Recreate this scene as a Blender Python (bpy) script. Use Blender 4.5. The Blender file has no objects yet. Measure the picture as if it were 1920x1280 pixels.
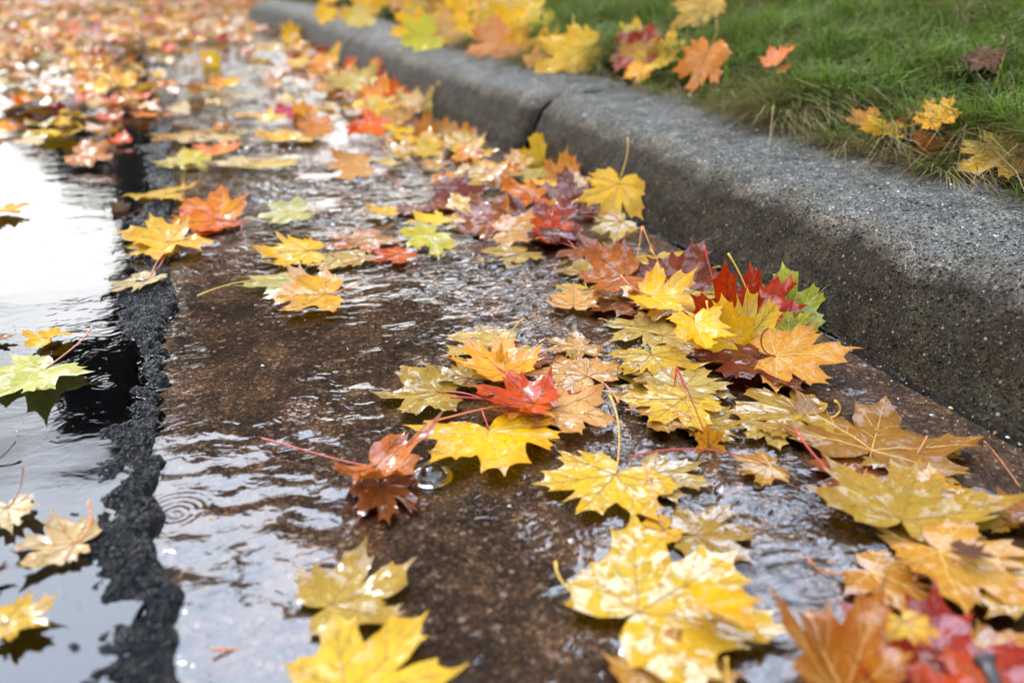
import bpy, math, random
import numpy as np
from mathutils import Vector

R = math.radians
SC = bpy.context.scene
COL = SC.collection
rng = random.Random(11)
NR = np.random.RandomState(5)

# ------------------------------------------------------------------ camera model
F, PITCH, YAW, H = 1600.0, R(24.5), R(19.7), 0.445
FW = Vector((math.sin(YAW)*math.cos(PITCH), math.cos(YAW)*math.cos(PITCH), -math.sin(PITCH)))
RT = Vector((math.cos(YAW), -math.sin(YAW), 0))
UP = Vector((math.sin(YAW)*math.sin(PITCH), math.cos(YAW)*math.sin(PITCH), math.cos(PITCH)))
EYE = Vector((0, 0, H))

def ray(px, py):
    return FW + RT*((px-960)/F) - UP*((py-640)/F)

# ------------------------------------------------------------------ numpy noise
_T = NR.rand(16, 256, 256)
def vn(x, y, s=0):
    x = np.asarray(x, float); y = np.asarray(y, float)
    xi = np.floor(x).astype(int); yi = np.floor(y).astype(int)
    fx = x-xi; fy = y-yi
    fx = fx*fx*fx*(fx*(fx*6-15)+10); fy = fy*fy*fy*(fy*(fy*6-15)+10)
    t = _T[s % 16]; a = xi & 255; b = yi & 255; a1 = (a+1) & 255; b1 = (b+1) & 255
    return ((t[a, b]*(1-fx)+t[a1, b]*fx)*(1-fy)+(t[a, b1]*(1-fx)+t[a1, b1]*fx)*fy)*2-1
def fbm(x, y, o=4, s=0, g=.5):
    r = 0; a = 1
    for k in range(o):
        r = r+a*vn(x*2**k+k*17.3, y*2**k+k*9.1, s+k); a *= g
    return r
def sstep(a, b, x):
    t = np.clip((np.asarray(x, float)-a)/(b-a), 0, 1); return t*t*(3-2*t)

# ------------------------------------------------------------------ terrain
KY = [-1.5, 1.5, 1.93, 2.0, 2.3, 2.8, 3.7, 5.0, 5.8, 6.4, 12]
KX = [.721, .722, .722, .700, .674, .632, .603, .570, .47, .38, .38]
def kerbx(y): return np.interp(y, KY, KX)
PD = [0, .010, .024, .040, .054, .066, .080, .096, .116, .150, .220, .300]
PZ = [0, .032, .068, .100, .118, .1275, .1335, .1375, .1405, .1445, .150, .154]
def terrain(x, y):
    d = np.asarray(x, float)-kerbx(y)
    z = np.interp(d, PD, PZ)
    bank = .150+.035*sstep(.30, .40, d)+.30*np.clip(d-.33, 0, 1.6)
    return np.where(d < .30, np.where(d < 0, 0.0, z), bank)
def hit(px, py, lift=0.0):
    d = ray(px, py)
    t0 = .25; step = .01
    t = t0
    while t < 14:
        p = EYE+d*t
        if p.z < float(terrain(p.x, p.y))+lift:
            lo, hi = t-step, t
            for _ in range(14):
                m = (lo+hi)/2; q = EYE+d*m
                if q.z < float(terrain(q.x, q.y))+lift: hi = m
                else: lo = m
            return EYE+d*hi
        step = .01+t*.004
        t += step
    return EYE+d*14
def ground(px, py, z=0.0):
    d = ray(px, py); return EYE+d*((z-H)/d.z)
def at_depth(px, py, dep): return EYE+ray(px, py)*dep
def depth(p): return (p-EYE).dot(FW)
def proj(p):
    q = p-EYE; dz = q.dot(FW)
    return 960+F*q.dot(RT)/dz, 640-F*q.dot(UP)/dz

# ------------------------------------------------------------------ object helpers
def link(name, me, mat=None, parent=None, loc=None):
    o = bpy.data.objects.new(name, me); COL.objects.link(o)
    if mat is not None and me is not None:
        for m in (mat if isinstance(mat, (list, tuple)) else [mat]): me.materials.append(m)
    if parent is not None: o.parent = parent
    if loc is not None: o.location = loc
    return o
def tag(o, label=None, cat=None, group=None, kind=None):
    if label: o['label'] = label
    if cat: o['category'] = cat
    if group: o['group'] = group
    if kind: o['kind'] = kind
    return o
def np_mesh(name, V, Q, smooth=True, attrs=None):
    """V (n,3) array, Q (m,k) array of equal sized faces"""
    me = bpy.data.meshes.new(name)
    V = np.asarray(V, np.float32); Q = np.asarray(Q, np.int32); k = Q.shape[1]
    me.vertices.add(len(V)); me.vertices.foreach_set('co', V.ravel())
    me.loops.add(Q.size); me.loops.foreach_set('vertex_index', Q.ravel())
    me.polygons.add(len(Q)); me.polygons.foreach_set('loop_start', np.arange(0, Q.size, k, dtype=np.int32))
    try: me.polygons.foreach_set('loop_total', np.full(len(Q), k, np.int32))
    except Exception: pass
    if smooth: me.polygons.foreach_set('use_smooth', np.ones(len(Q), bool))
    me.update(calc_edges=True)
    for an, arr in (attrs or {}).items():
        arr = np.asarray(arr, np.float32)
        if arr.ndim == 1:
            a = me.attributes.new(an, 'FLOAT', 'POINT'); a.data.foreach_set('value', arr)
        elif arr.shape[1] == 3:
            a = me.attributes.new(an, 'FLOAT_VECTOR', 'POINT'); a.data.foreach_set('vector', arr.ravel())
        else:
            a = me.attributes.new(an, 'FLOAT_COLOR', 'POINT'); a.data.foreach_set('color', arr.ravel())
    return me
def grid_faces(nx, ny):
    i = np.arange(nx-1)[None, :]; j = np.arange(ny-1)[:, None]
    a = j*nx+i
    return np.stack([a, a+1, a+1+nx, a+nx], -1).reshape(-1, 4)
def tube(pts, rad, n=6):
    """pts list of Vector, rad list; returns verts, tri/quad faces lists (closed ends)"""
    V = []; Fc = []
    for i, p in enumerate(pts):
        t = (pts[min(i+1, len(pts)-1)]-pts[max(i-1, 0)])
        t = t.normalized() if t.length > 1e-9 else Vector((0, 0, 1))
        a = t.cross(Vector((.31, .17, .93))); a = a.normalized() if a.length > 1e-6 else Vector((1, 0, 0))
        b = t.cross(a)
        for k in range(n):
            an = 2*math.pi*k/n
            V.append(p+(a*math.cos(an)+b*math.sin(an))*rad[i])
    for i in range(len(pts)-1):
        for k in range(n):
            Fc.append((i*n+k, i*n+(k+1) % n, (i+1)*n+(k+1) % n, (i+1)*n+k))
    Fc.append(tuple(range(n-1, -1, -1))); Fc.append(tuple((len(pts)-1)*n+k for k in range(n)))
    return V, Fc
def py_mesh(name, V, Fc, smooth=True):
    me = bpy.data.meshes.new(name); me.from_pydata([tuple(v) for v in V], [], Fc)
    if smooth: me.polygons.foreach_set('use_smooth', [True]*len(me.polygons))
    me.update(); return me

# ------------------------------------------------------------------ node helpers
class NT:
    def __init__(s, name):
        s.m = bpy.data.materials.new(name); s.m.use_nodes = True; s.t = s.m.node_tree; s.t.nodes.clear()
        s.out = s.n('ShaderNodeOutputMaterial')
    def n(s, ty, **k):
        x = s.t.nodes.new(ty)
        for a, b in k.items(): setattr(x, a, b)
        return x
    def l(s, a, b): s.t.links.new(a, b)
    def setin(s, node, name, v):
        i = node.inputs[name] if isinstance(name, (str, int)) else name
        if hasattr(v, 'is_linked') or hasattr(v, 'links'): s.l(v, i)
        else: i.default_value = v
    def pos(s): return s.n('ShaderNodeNewGeometry').outputs['Position']
    def math(s, op, a, b=0.0, c=None):
        x = s.n('ShaderNodeMath', operation=op); s.setin(x, 0, a); s.setin(x, 1, b)
        if c is not None: s.setin(x, 2, c)
        return x.outputs[0]
    def mapping(s, v, sc=(1, 1, 1), rot=(0, 0, 0), loc=(0, 0, 0)):
        x = s.n('ShaderNodeMapping'); s.l(v, x.inputs[0]); x.inputs['Scale'].default_value = sc
        x.inputs['Rotation'].default_value = rot; x.inputs['Location'].default_value = loc; return x.outputs[0]
    def noise(s, v, sc, det=4, rough=.55, dist=0.0, w=None):
        x = s.n('ShaderNodeTexNoise'); x.noise_dimensions = '4D' if w is not None else '3D'
        if v is not None: s.l(v, x.inputs['Vector'])
        x.inputs['Scale'].default_value = sc; x.inputs['Detail'].default_value = det
        x.inputs['Roughness'].default_value = rough; x.inputs['Distortion'].default_value = dist
        if w is not None: s.l(w, x.inputs['W'])
        return x.outputs['Fac']
    def voro(s, v, sc, feat='F1', out='Distance'):
        x = s.n('ShaderNodeTexVoronoi', feature=feat); s.l(v, x.inputs['Vector']); x.inputs['Scale'].default_value = sc
        return x.outputs[out]
    def ramp(s, f, stops, interp='LINEAR'):
        x = s.n('ShaderNodeValToRGB'); s.l(f, x.inputs[0]); r = x.color_ramp; r.interpolation = interp
        while len(r.elements) < len(stops): r.elements.new(.5)
        for e, (p, c) in zip(r.elements, stops):
            e.position = p; e.color = (c if isinstance(c, (tuple, list)) else (c, c, c))[:3] + (1,) if not isinstance(c, (int, float)) else (c, c, c, 1)
        return x.outputs[0]
    def rng(s, f, a, b, c=0.0, d=1.0):
        x = s.n('ShaderNodeMapRange'); s.l(f, x.inputs[0])
        for i, v in enumerate((a, b, c, d)): x.inputs[i+1].default_value = v
        return x.outputs[0]
    def mix(s, f, a, b, bt='MIX'):
        x = s.n('ShaderNodeMix', data_type='RGBA', blend_type=bt); x.clamp_factor = True
        s.setin(x, x.inputs[0], f)
        for k, v in ((6, a), (7, b)):
            if isinstance(v, (tuple, list)): v = tuple(v[:3])+(1,)
            s.setin(x, x.inputs[k], v)
        return x.outputs[2]
    def bump(s, h, st=.5, d=.001, nrm=None):
        x = s.n('ShaderNodeBump'); x.inputs['Strength'].default_value = st; x.inputs['Distance'].default_value = d
        s.l(h, x.inputs['Height'])
        if nrm is not None: s.l(nrm, x.inputs['Normal'])
        return x.outputs[0]
    def bsdf(s, **k):
        x = s.n('ShaderNodeBsdfPrincipled')
        for a, v in k.items():
            a = a.replace('_', ' ')
            if isinstance(v, (tuple, list)) and len(v) == 3: v = tuple(v)+(1,)
            s.setin(x, a, v)
        return x
    def done(s, shader):
        s.l(shader, s.out.inputs['Surface']); return s.m

RINGS = [(1645, 1035, 1.0), (1010, 590, .8), (1130, 1000, .5), (560, 765, .6), (200, 720, .5), (330, 960, .6), (1450, 960, .7)]
def ripple_height(s, fine=1.0):
    """height field in metres of the little waves in the water film, in world coordinates"""
    p = s.pos()
    flat = s.mapping(p, (1, 1, 0))
    wn = s.n('ShaderNodeTexNoise'); s.l(flat, wn.inputs['Vector']); wn.inputs['Scale'].default_value = 26; wn.inputs['Detail'].default_value = 2
    v1 = s.n('ShaderNodeVectorMath', operation='SUBTRACT'); s.l(wn.outputs['Color'], v1.inputs[0]); v1.inputs[1].default_value = (.5, .5, .5)
    v2 = s.n('ShaderNodeVectorMath', operation='SCALE'); s.l(v1.outputs[0], v2.inputs[0]); v2.inputs['Scale'].default_value = .035
    v3 = s.n('ShaderNodeVectorMath', operation='ADD'); s.l(v2.outputs[0], v3.inputs[0]); s.l(flat, v3.inputs[1])
    st = s.mapping(v3.outputs[0], (.8, 1.5, 0), (0, 0, R(14)))
    a = s.noise(st, 42, 1.5, .5, .3)
    b = s.noise(st, 105, 1.0, .5, .2)
    h = s.math('ADD', s.math('MULTIPLY', a, .0022), s.math('MULTIPLY', b, .0008*fine))
    return h
def ring_height(s):
    p = s.pos(); tot = None
    for (x, y, k) in RINGS:
        g = ground(x, y)
        d = s.n('ShaderNodeVectorMath', operation='DISTANCE'); s.l(s.mapping(p, (1, 1, 0)), d.inputs[0]); d.inputs[1].default_value = (g.x, g.y, 0)
        w = s.math('SINE', s.math('MULTIPLY', d.outputs['Value'], 900))
        e = s.rng(d.outputs['Value'], .004, .042, .00022*k, 0)
        q = s.math('MULTIPLY', w, e)
        tot = q if tot is None else s.math('ADD', tot, q)
    return tot

# ------------------------------------------------------------------ materials
def m_water(name, ior, amp, tint=(1, 1, 1)):
    s = NT(name)
    att = s.n('ShaderNodeAttribute'); att.attribute_name = 'agit'
    h = s.math('MULTIPLY', ripple_height(s), att.outputs['Fac'])
    h = s.math('ADD', h, ring_height(s))
    nr = s.bump(h, amp, 1.0)
    fr = s.n('ShaderNodeFresnel'); fr.inputs['IOR'].default_value = ior; s.l(nr, fr.inputs['Normal'])
    gl = s.n('ShaderNodeBsdfGlossy'); gl.inputs['Roughness'].default_value = .03; s.l(nr, gl.inputs['Normal'])
    tr = s.n('ShaderNodeBsdfTransparent'); tr.inputs['Color'].default_value = tuple(tint)+(1,)
    mx = s.n('ShaderNodeMixShader'); s.l(fr.outputs[0], mx.inputs[0]); s.l(tr.outputs[0], mx.inputs[1]); s.l(gl.outputs[0], mx.inputs[2])
    return s.done(mx.outputs[0])

def m_gutter():
    s = NT('wet_aggregate_concrete'); p = s.pos()
    w = s.noise(p, 30, 3, .6)
    big = s.noise(p, 5, 5, .6, .5)
    c1 = s.voro(p, 260, 'F1', 'Color'); sep = s.n('ShaderNodeSeparateColor'); s.l(c1, sep.inputs[0])
    peb = s.ramp(sep.outputs[0], [(0, (.035, .024, .017)), (.3, (.085, .054, .034)), (.62, (.15, .095, .056)), (.84, (.22, .145, .09)), (.95, (.30, .23, .17)), (1, (.42, .36, .29))])
    c2 = s.voro(p, 620, 'F1', 'Color'); sep2 = s.n('ShaderNodeSeparateColor'); s.l(c2, sep2.inputs[0])
    fine = s.ramp(sep2.outputs[1], [(0, (.022, .016, .012)), (.45, (.075, .048, .03)), (.85, (.15, .1, .062)), (1, (.33, .26, .19))])
    msk = s.rng(sep.outputs[2], .45, .6)
    c = s.mix(msk, fine, peb)
    ed = s.voro(p, 260, 'DISTANCE_TO_EDGE')
    c = s.mix(s.rng(ed, 0, .09, .7, 0), c, (.025, .018, .013))
    c = s.mix(1.0, c, s.ramp(big, [(.25, (.42, .40, .40)), (.5, (1, 1, 1)), (.75, (1.35, 1.3, 1.22))]), 'MULTIPLY')
    c = s.mix(s.rng(w, .5, .75, 0, .5), c, (.05, .038, .028))
    tan = s.noise(p, 14, 4, .65, .6)
    c = s.mix(1.0, c, s.ramp(tan, [(.30, (.42, .38, .35)), (.5, (.95, .9, .85)), (.66, (2.0, 1.75, 1.45))]), 'MULTIPLY')
    big3 = s.voro(p, 130, 'F1', 'Color'); s3 = s.n('ShaderNodeSeparateColor'); s.l(big3, s3.inputs[0]); d3 = s.voro(p, 130)
    st = s.math('MULTIPLY', s.rng(s3.outputs[0], .80, .84), s.rng(d3, .46, .36))
    c = s.mix(st, c, s.ramp(s3.outputs[1], [(0, (.05, .035, .025)), (.4, (.16, .09, .055)), (.75, (.24, .16, .10)), (1, (.36, .31, .25))]))
    c = s.mix(1.0, c, (4.1, 3.3, 2.65), 'MULTIPLY')
    b = s.bump(s.math('ADD', s.math('MULTIPLY', ed, 1.5), s.noise(p, 700, 3, .7)), .6, .0015)
    x = s.bsdf(Base_Color=c, Roughness=.5, Normal=b)
    return s.done(x.outputs[0])

def m_kerb():
    s = NT('wet_kerb_concrete'); p = s.pos()
    sx = s.n('ShaderNodeSeparateXYZ'); s.l(p, sx.inputs[0])
    n1 = s.noise(p, 9, 5, .65, .4); n2 = s.noise(p, 38, 6, .72); n3 = s.noise(p, 230, 3, .8); n4 = s.noise(p, 120, 4, .7)
    base = s.ramp(n2, [(.25, (.060, .062, .060)), (.5, (.125, .125, .118)), (.8, (.22, .215, .195))])
    brown = s.ramp(n2, [(.2, (.008, .0052, .0026)), (.5, (.022, .0135, .0066)), (.85, (.066, .042, .020))])
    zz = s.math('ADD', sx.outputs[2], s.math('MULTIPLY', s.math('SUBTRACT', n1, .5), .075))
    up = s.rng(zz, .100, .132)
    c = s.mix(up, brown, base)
    line = s.math('MULTIPLY', s.rng(zz, .100, .116), s.rng(zz, .140, .122))
    c = s.mix(s.math('MULTIPLY', line, s.rng(n4, .40, .66, 0, .55)), c, (.20, .145, .085))
    c = s.mix(s.math('MULTIPLY', s.rng(s.noise(p, 13, 4, .6), .50, .66), .55), c, (.050, .052, .034))
    c = s.mix(1.0, c, s.ramp(s.noise(p, 20, 5, .7, .5), [(.30, (.55, .55, .56)), (.5, (1, 1, 1)), (.68, (1.5, 1.46, 1.36))]), 'MULTIPLY')
    # grains: dark voids, tan and pale stones of several sizes
    c = s.mix(1.0, c, s.ramp(n3, [(.32, (.12, .115, .10)), (.46, (.8, .8, .79)), (.56, (1.2, 1.19, 1.14)), (.68, (2.5, 2.35, 2.05))]), 'MULTIPLY')
    hgt = s.math('ADD', s.math('MULTIPLY', n3, 1.2), n4)
    for sc, thr, rad, bright in ((430, .74, .52, .9), (230, .86, .48, 1.15), (125, .95, .42, 1.3)):
        v = s.voro(p, sc, 'F1', 'Color'); sv = s.n('ShaderNodeSeparateColor'); s.l(v, sv.inputs[0]); d = s.voro(p, sc)
        peb = s.math('MULTIPLY', s.rng(sv.outputs[0], thr, thr+.02), s.rng(d, rad, rad-.12))
        lo = s.ramp(sv.outputs[1], [(0, (.02, .014, .008)), (.6, (.075*bright, .052*bright, .030*bright)), (.9, (.15*bright, .115*bright, .075*bright)), (1, (.28*bright, .24*bright, .19*bright))])
        hi = s.ramp(sv.outputs[1], [(0, (.14, .13, .11)), (.6, (.30*bright, .28*bright, .25*bright)), (1, (.55*bright, .53*bright, .48*bright))])
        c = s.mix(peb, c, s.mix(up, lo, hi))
        pit = s.math('MULTIPLY', s.rng(sv.outputs[2], thr-.02, thr), s.rng(d, rad, rad-.2))
        c = s.mix(pit, c, (.006, .006, .005))
        hgt = s.math('ADD', hgt, s.math('ADD', s.math('MULTIPLY', peb, .5), s.math('MULTIPLY', pit, -1.4)))
    b = s.bump(hgt, 1.0, .0026)
    x = s.bsdf(Base_Color=c, Roughness=s.rng(n4, .3, .7, .30, .6), Normal=b)
    x.inputs['IOR'].default_value = 1.24
    return s.done(x.outputs[0])

def m_asphalt():
    s = NT('wet_asphalt'); p = s.pos()
    n = s.noise(p, 350, 4, .7); v = s.voro(p, 230); v2 = s.voro(p, 480)
    c = s.ramp(n, [(.3, (.002, .003, .004)), (.7, (.007, .009, .014))])
    c2 = s.voro(p, 190, 'F1', 'Color'); sp = s.n('ShaderNodeSeparateColor'); s.l(c2, sp.inputs[0])
    c = s.mix(s.rng(sp.outputs[0], .95, .98, 0, .6), c, (.07, .05, .035))
    h = s.math('ADD', s.math('ADD', s.math('MULTIPLY', v, -1.2), s.math('MULTIPLY', v2, -.6)), s.math('MULTIPLY', n, .6))
    b = s.bump(h, 1.0, .0045)
    x = s.bsdf(Base_Color=c, Roughness=.07, Normal=b); x.inputs['IOR'].default_value = 1.28
    return s.done(x.outputs[0])

def m_soil():
    s = NT('dark_soil'); p = s.pos()
    c = s.ramp(s.noise(p, 60, 5, .7), [(.3, (.006, .009, .003)), (.7, (.020, .026, .008))])
    return s.done(s.bsdf(Base_Color=c, Roughness=1.0, Specular_IOR_Level=0.0).outputs[0])

def m_grass():
    s = NT('grass_blades')
    a = s.n('ShaderNodeAttribute'); a.attribute_name = 'tint'
    d = s.bsdf(Base_Color=a.outputs['Color'], Roughness=.42)
    t = s.n('ShaderNodeBsdfTranslucent'); s.l(a.outputs['Color'], t.inputs[0])
    mx = s.n('ShaderNodeMixShader'); mx.inputs[0].default_value = .3; s.l(d.outputs[0], mx.inputs[1]); s.l(t.outputs[0], mx.inputs[2])
    return s.done(mx.outputs[0])

def m_leaf(name, c1, c2, c3, spot=(.10, .045, .012), spots=.5, edge=.4):
    """c1 main, c2 patches, c3 towards the rim; object colour multiplies, object alpha = water film on it"""
    s = NT(name)
    uv = s.n('ShaderNodeAttribute'); uv.attribute_name = 'flat'
    ed = s.n('ShaderNodeAttribute'); ed.attribute_name = 'rim'
    oi = s.n('ShaderNodeObjectInfo')
    w = s.math('MULTIPLY', oi.outputs['Random'], 57.0)
    V = uv.outputs['Vector']
    n1 = s.noise(V, 1.9, 4, .6, .6, w)
    c = s.mix(s.rng(n1, .42, .64), c1, c2)
    n2 = s.noise(V, 4.5, 4, .65, .3, w)
    rim = s.math('ADD', ed.outputs['Fac'], s.math('MULTIPLY', s.math('SUBTRACT', n2, .5), 1.6))
    c = s.mix(s.rng(rim, .62, 1.05, 0, edge), c, c3)
    nf = s.noise(V, 16, 4, .7, 0, w)
    c = s.mix(1.0, c, s.ramp(nf, [(.25, (.74, .70, .62)), (.5, (1, 1, 1)), (.8, (1.12, 1.12, 1.1))]), 'MULTIPLY')
    ns = s.noise(V, 26, 3, .6, 0, w); nsb = s.noise(V, 2.4, 2, .5, 0, w)
    sp = s.math('MULTIPLY', s.rng(ns, .61, .68), s.rng(nsb, .44, .6))
    c = s.mix(s.math('MULTIPLY', sp, spots), c, spot)
    vd = s.voro(V, 15, 'DISTANCE_TO_EDGE')
    c = s.mix(s.rng(vd, 0, .06, .28, 0), c, c3)
    c = s.mix(1.0, c, oi.outputs['Color'], 'MULTIPLY')
    hb = s.math('ADD', s.rng(vd, 0, .12, 0, .6), s.math('MULTIPLY', nf, .7))
    b = s.bump(hb, .5, .0012)
    film = oi.outputs['Alpha']
    c = s.mix(film, c, s.mix(1.0, c, (.80, .74, .66), 'MULTIPLY'))
    rip = s.math('ADD', s.math('MULTIPLY', ripple_height(s, .7), .75), ring_height(s))
    rip = s.math('ADD', rip, s.math('MULTIPLY', s.noise(s.mapping(s.pos(), (1, 1, 0)), 20, 2, .5, .8), .008))
    cb = s.bump(rip, .85, 1.0)
    x = s.bsdf(Base_Color=c, Roughness=.45, Normal=b); x.inputs['Specular IOR Level'].default_value = .12
    pm = s.noise(s.pos(), 38, 3, .55, .8)
    patch = s.math('MULTIPLY', film, s.math('MAXIMUM', s.rng(s.math('ADD', pm, s.math('MULTIPLY', film, .12)), .54, .60), .04))
    s.l(patch, x.inputs['Coat Weight']); x.inputs['Coat IOR'].default_value = 2.5
    x.inputs['Coat Roughness'].default_value = .02; s.l(cb, x.inputs['Coat Normal'])
    t = s.n('ShaderNodeBsdfTranslucent'); s.l(c, t.inputs[0])
    mx = s.n('ShaderNodeMixShader'); mx.inputs[0].default_value = .19
    s.l(x.outputs[0], mx.inputs[1]); s.l(t.outputs[0], mx.inputs[2])
    return s.done(mx.outputs[0])

def m_plain(name, col, rough=.4, coat=.4):
    s = NT(name); oi = s.n('ShaderNodeObjectInfo')
    n = s.noise(s.pos(), 180, 3, .6)
    c = s.mix(s.rng(n, .3, .7, 0, .6), col, tuple(v*.6 for v in col))
    x = s.bsdf(Base_Color=c, Roughness=rough, Coat_Weight=coat)
    return s.done(x.outputs[0])

LM = {
 'yellow':  m_leaf('leaf_bright_yellow', (.82, .46, .004), (.78, .50, .008), (.74, .28, .004), spots=.65, edge=.5),
 'lemon':   m_leaf('leaf_lemon', (.72, .45, .022), (.68, .48, .05), (.62, .29, .010), spots=.4),
 'cream':   m_leaf('leaf_pale_yellow', (.62, .44, .10), (.58, .44, .13), (.50, .27, .035), spots=.4),
 'olive':   m_leaf('leaf_olive_yellow', (.42, .265, .025), (.50, .33, .045), (.33, .145, .012), spots=.6),
 'gold':    m_leaf('leaf_gold', (.80, .42, .015), (.72, .46, .04), (.62, .22, .01), spots=.6),
 'amber':   m_leaf('leaf_amber_brown', (.46, .21, .026), (.52, .28, .045), (.28, .085, .011), spots=.8),
 'peach':   m_leaf('leaf_peach', (.62, .31, .075), (.66, .40, .13), (.58, .17, .025), spots=.5),
 'orange':  m_leaf('leaf_orange', (.84, .27, .012), (.82, .38, .02), (.72, .12, .01), spots=.4),
 'redorange': m_leaf('leaf_red_orange', (.66, .075, .004), (.74, .15, .006), (.46, .03, .004), spots=.4),
 'rust':    m_leaf('leaf_rust_brown', (.33, .085, .010), (.41, .13, .018), (.16, .032, .007), spots=.8),
 'red':     m_leaf('leaf_red', (.46, .028, .004), (.56, .055, .005), (.26, .012, .004), spots=.5),
 'maroon':  m_leaf('leaf_maroon', (.15, .022, .005), (.22, .040, .008), (.07, .010, .004), spots=.5),
 'lime':    m_leaf('leaf_yellow_green', (.56, .47, .035), (.44, .44, .04), (.62, .44, .03), spots=.4),
 'palegreen': m_leaf('leaf_pale_green', (.50, .47, .14), (.42, .45, .10), (.58, .50, .20), spots=.4),
 'green':   m_leaf('leaf_green', (.10, .20, .02), (.22, .30, .02), (.40, .36, .02), spots=.7),
 'crimson': m_leaf('leaf_crimson', (.46, .02, .06), (.55, .05, .07), (.3, .015, .03), spots=.4),
 'brown':   m_leaf('leaf_dead_brown', (.17, .085, .03), (.24, .13, .05), (.09, .04, .016), spots=.8),
 'beige':   m_leaf('leaf_beige', (.66, .50, .24), (.70, .56, .32), (.48, .28, .10), spots=.6),
}
STALK = {'red': m_plain('stalk_red', (.52, .045, .025)), 'orange': m_plain('stalk_orange', (.68, .22, .05)), 'yellow': m_plain('stalk_yellow', (.74, .46, .05)),
         'brown': m_plain('stalk_brown', (.20, .075, .03)), 'pink': m_plain('stalk_pink', (.66, .24, .12)), 'dark': m_plain('stalk_dark', (.03, .02, .02))}
VEINM = {'light': m_plain('vein_pale', (.78, .52, .16)), 'brown': m_plain('vein_brown', (.36, .15, .03)), 'dark': m_plain('vein_dark', (.10, .03, .015))}
VEIN_OF = dict(yellow='light', lemon='brown', cream='brown', olive='brown', gold='brown', amber='light', peach='brown', orange='brown', redorange='dark', rust='dark',
               red='dark', maroon='dark', lime='light', palegreen='light', green='light', crimson='dark', brown='dark', beige='brown')
STALK_OF = dict(yellow='orange', lemon='yellow', cream='yellow', olive='pink', gold='orange', amber='pink', peach='orange', orange='orange', redorange='red', rust='red',
                red='red', maroon='brown', lime='yellow', palegreen='pink', green='yellow', crimson='red', brown='brown', beige='brown')

# ------------------------------------------------------------------ maple leaf
HALF = [(0, 1.0, 1), (3.5, .86, 0), (10, .80, 0), (15.5, .84, 1), (17, .70, 0), (20.5, .60, 0), (24.5, .545, 0), (29, .62, 0), (33, .70, 0), (34.5, .81, 1), (39, .76, 0), (44, .82, 0),
        (48, .96, 1), (51, .82, 0), (57, .74, 0), (61, .78, 1), (63, .66, 0), (68.5, .56, 0), (74, .52, 0), (81, .57, 0), (85.5, .65, 1), (91, .62, 0), (97, .74, 1), (101, .63, 0),
        (108, .55, 0), (112, .58, 1), (118, .48, 0), (127, .42, 0), (137, .44, 1), (146, .34, 0), (158, .24, 0), (170, .10, 0)]
MAIN = [(0, 1.0), (48, .96), (-48, .96), (97, .74), (-97, .74)]
TEETH = {0: [(15.5, .84), (-15.5, .84)], 48: [(34.5, .81), (61, .78)], 97: [(85.5, .65), (112, .58)]}
def leaf_outline(r_, sub=3, jit=.07):
    pts = []
    lob = {k: 1+r_.uniform(-jit, jit) for k in (0, 48, -48, 97, -97)}
    if r_.random() < .3: lob[r_.choice([48, -48, 97, -97, 0])] *= r_.uniform(.6, .8)
    tw = {k: r_.uniform(-5, 5) for k in lob}
    def warp(th, rad):
        k = min(lob, key=lambda q: abs(q-th)); wgt = max(0, 1-abs(k-th)/26)
        return th+tw[k]*wgt, rad*(1+(lob[k]-1)*wgt)
    full = [(-t, q, s) for t, q, s in reversed(HALF[1:])]+list(HALF)
    keys = []
    for t, q, s in full:
        t2, q2 = warp(t, q*(1+r_.uniform(-.03, .03))*(r_.uniform(.68, .85) if r_.random() < .05 else 1)); keys.append((t2, q2))
    xy = [(q*math.cos(R(t)), q*math.sin(R(t))) for t, q in keys]
    n = len(xy)
    for i in range(n-1):
        a, b = xy[i], xy[i+1]
        for k in range(sub):
            f = k/sub; x = a[0]+(b[0]-a[0])*f; y = a[1]+(b[1]-a[1])*f
            sag = 1-.10*math.sin(math.pi*f)*min(.3, math.dist(a, b))
            pts.append((x*sag, y*sag))
    pts.append(xy[-1])
    return pts, lambda t, q: warp(t, q)
class Bend:
    def __init__(s, r_, o):
        s.cup = o.get('cup', r_.uniform(-.06, .08)); s.fold = o.get('fold', r_.uniform(0, .10)); s.wav = o.get('wav', r_.uniform(.02, .055))
        c = o.get('curl', .20)
        s.curl = [(R(t), r_.uniform(-c*.35, c)) for t in (0, 48, -48, 97, -97)]
        for k, v in (o.get('lobes') or {}).items(): s.curl[k] = (s.curl[k][0], v)
        s.roll = o.get('roll', 0.0)
        if o.get('awash'):
            s.cup *= .25; s.fold *= .3; s.wav *= .6; s.curl = [(t, v*.25) for t, v in s.curl]
        s.ph = [r_.uniform(0, 6.28) for _ in range(6)]; s.w = o.get('w', 1.0); s.m = o.get('mirror', 1)
    def __call__(s, u, v):
        r = math.hypot(u, v); th = math.atan2(v, u)
        h = s.cup*r*r+s.fold*(math.sqrt(v*v+.0009)-.03)
        for t, c in s.curl: h += c*r**3*math.exp(-((th-t)/.38)**2)
        h += s.wav*r*(math.sin(7*u+s.ph[0]+2*v)+math.sin(8.5*v+s.ph[1])+.6*math.sin(15*u-9*v+s.ph[2])+.5*math.sin(13*v+11*u+s.ph[3]))
        for t in (24, -24, 73, -73, 0, 48, -48):   # veins pull grooves, tissue puffs between them
            h += .012*min(1, r*2)*math.exp(-((math.degrees(th)-t)/6)**2)*(1 if abs(t) in (24, 73) else -1)
        y = v*s.w
        if s.roll:          # roll the blade about its midrib into a part cylinder
            a = s.roll; rad = 1/a
            return u, rad*math.sin(y*a), h+rad*(1-math.cos(y*a))
        return u, y, h
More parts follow.
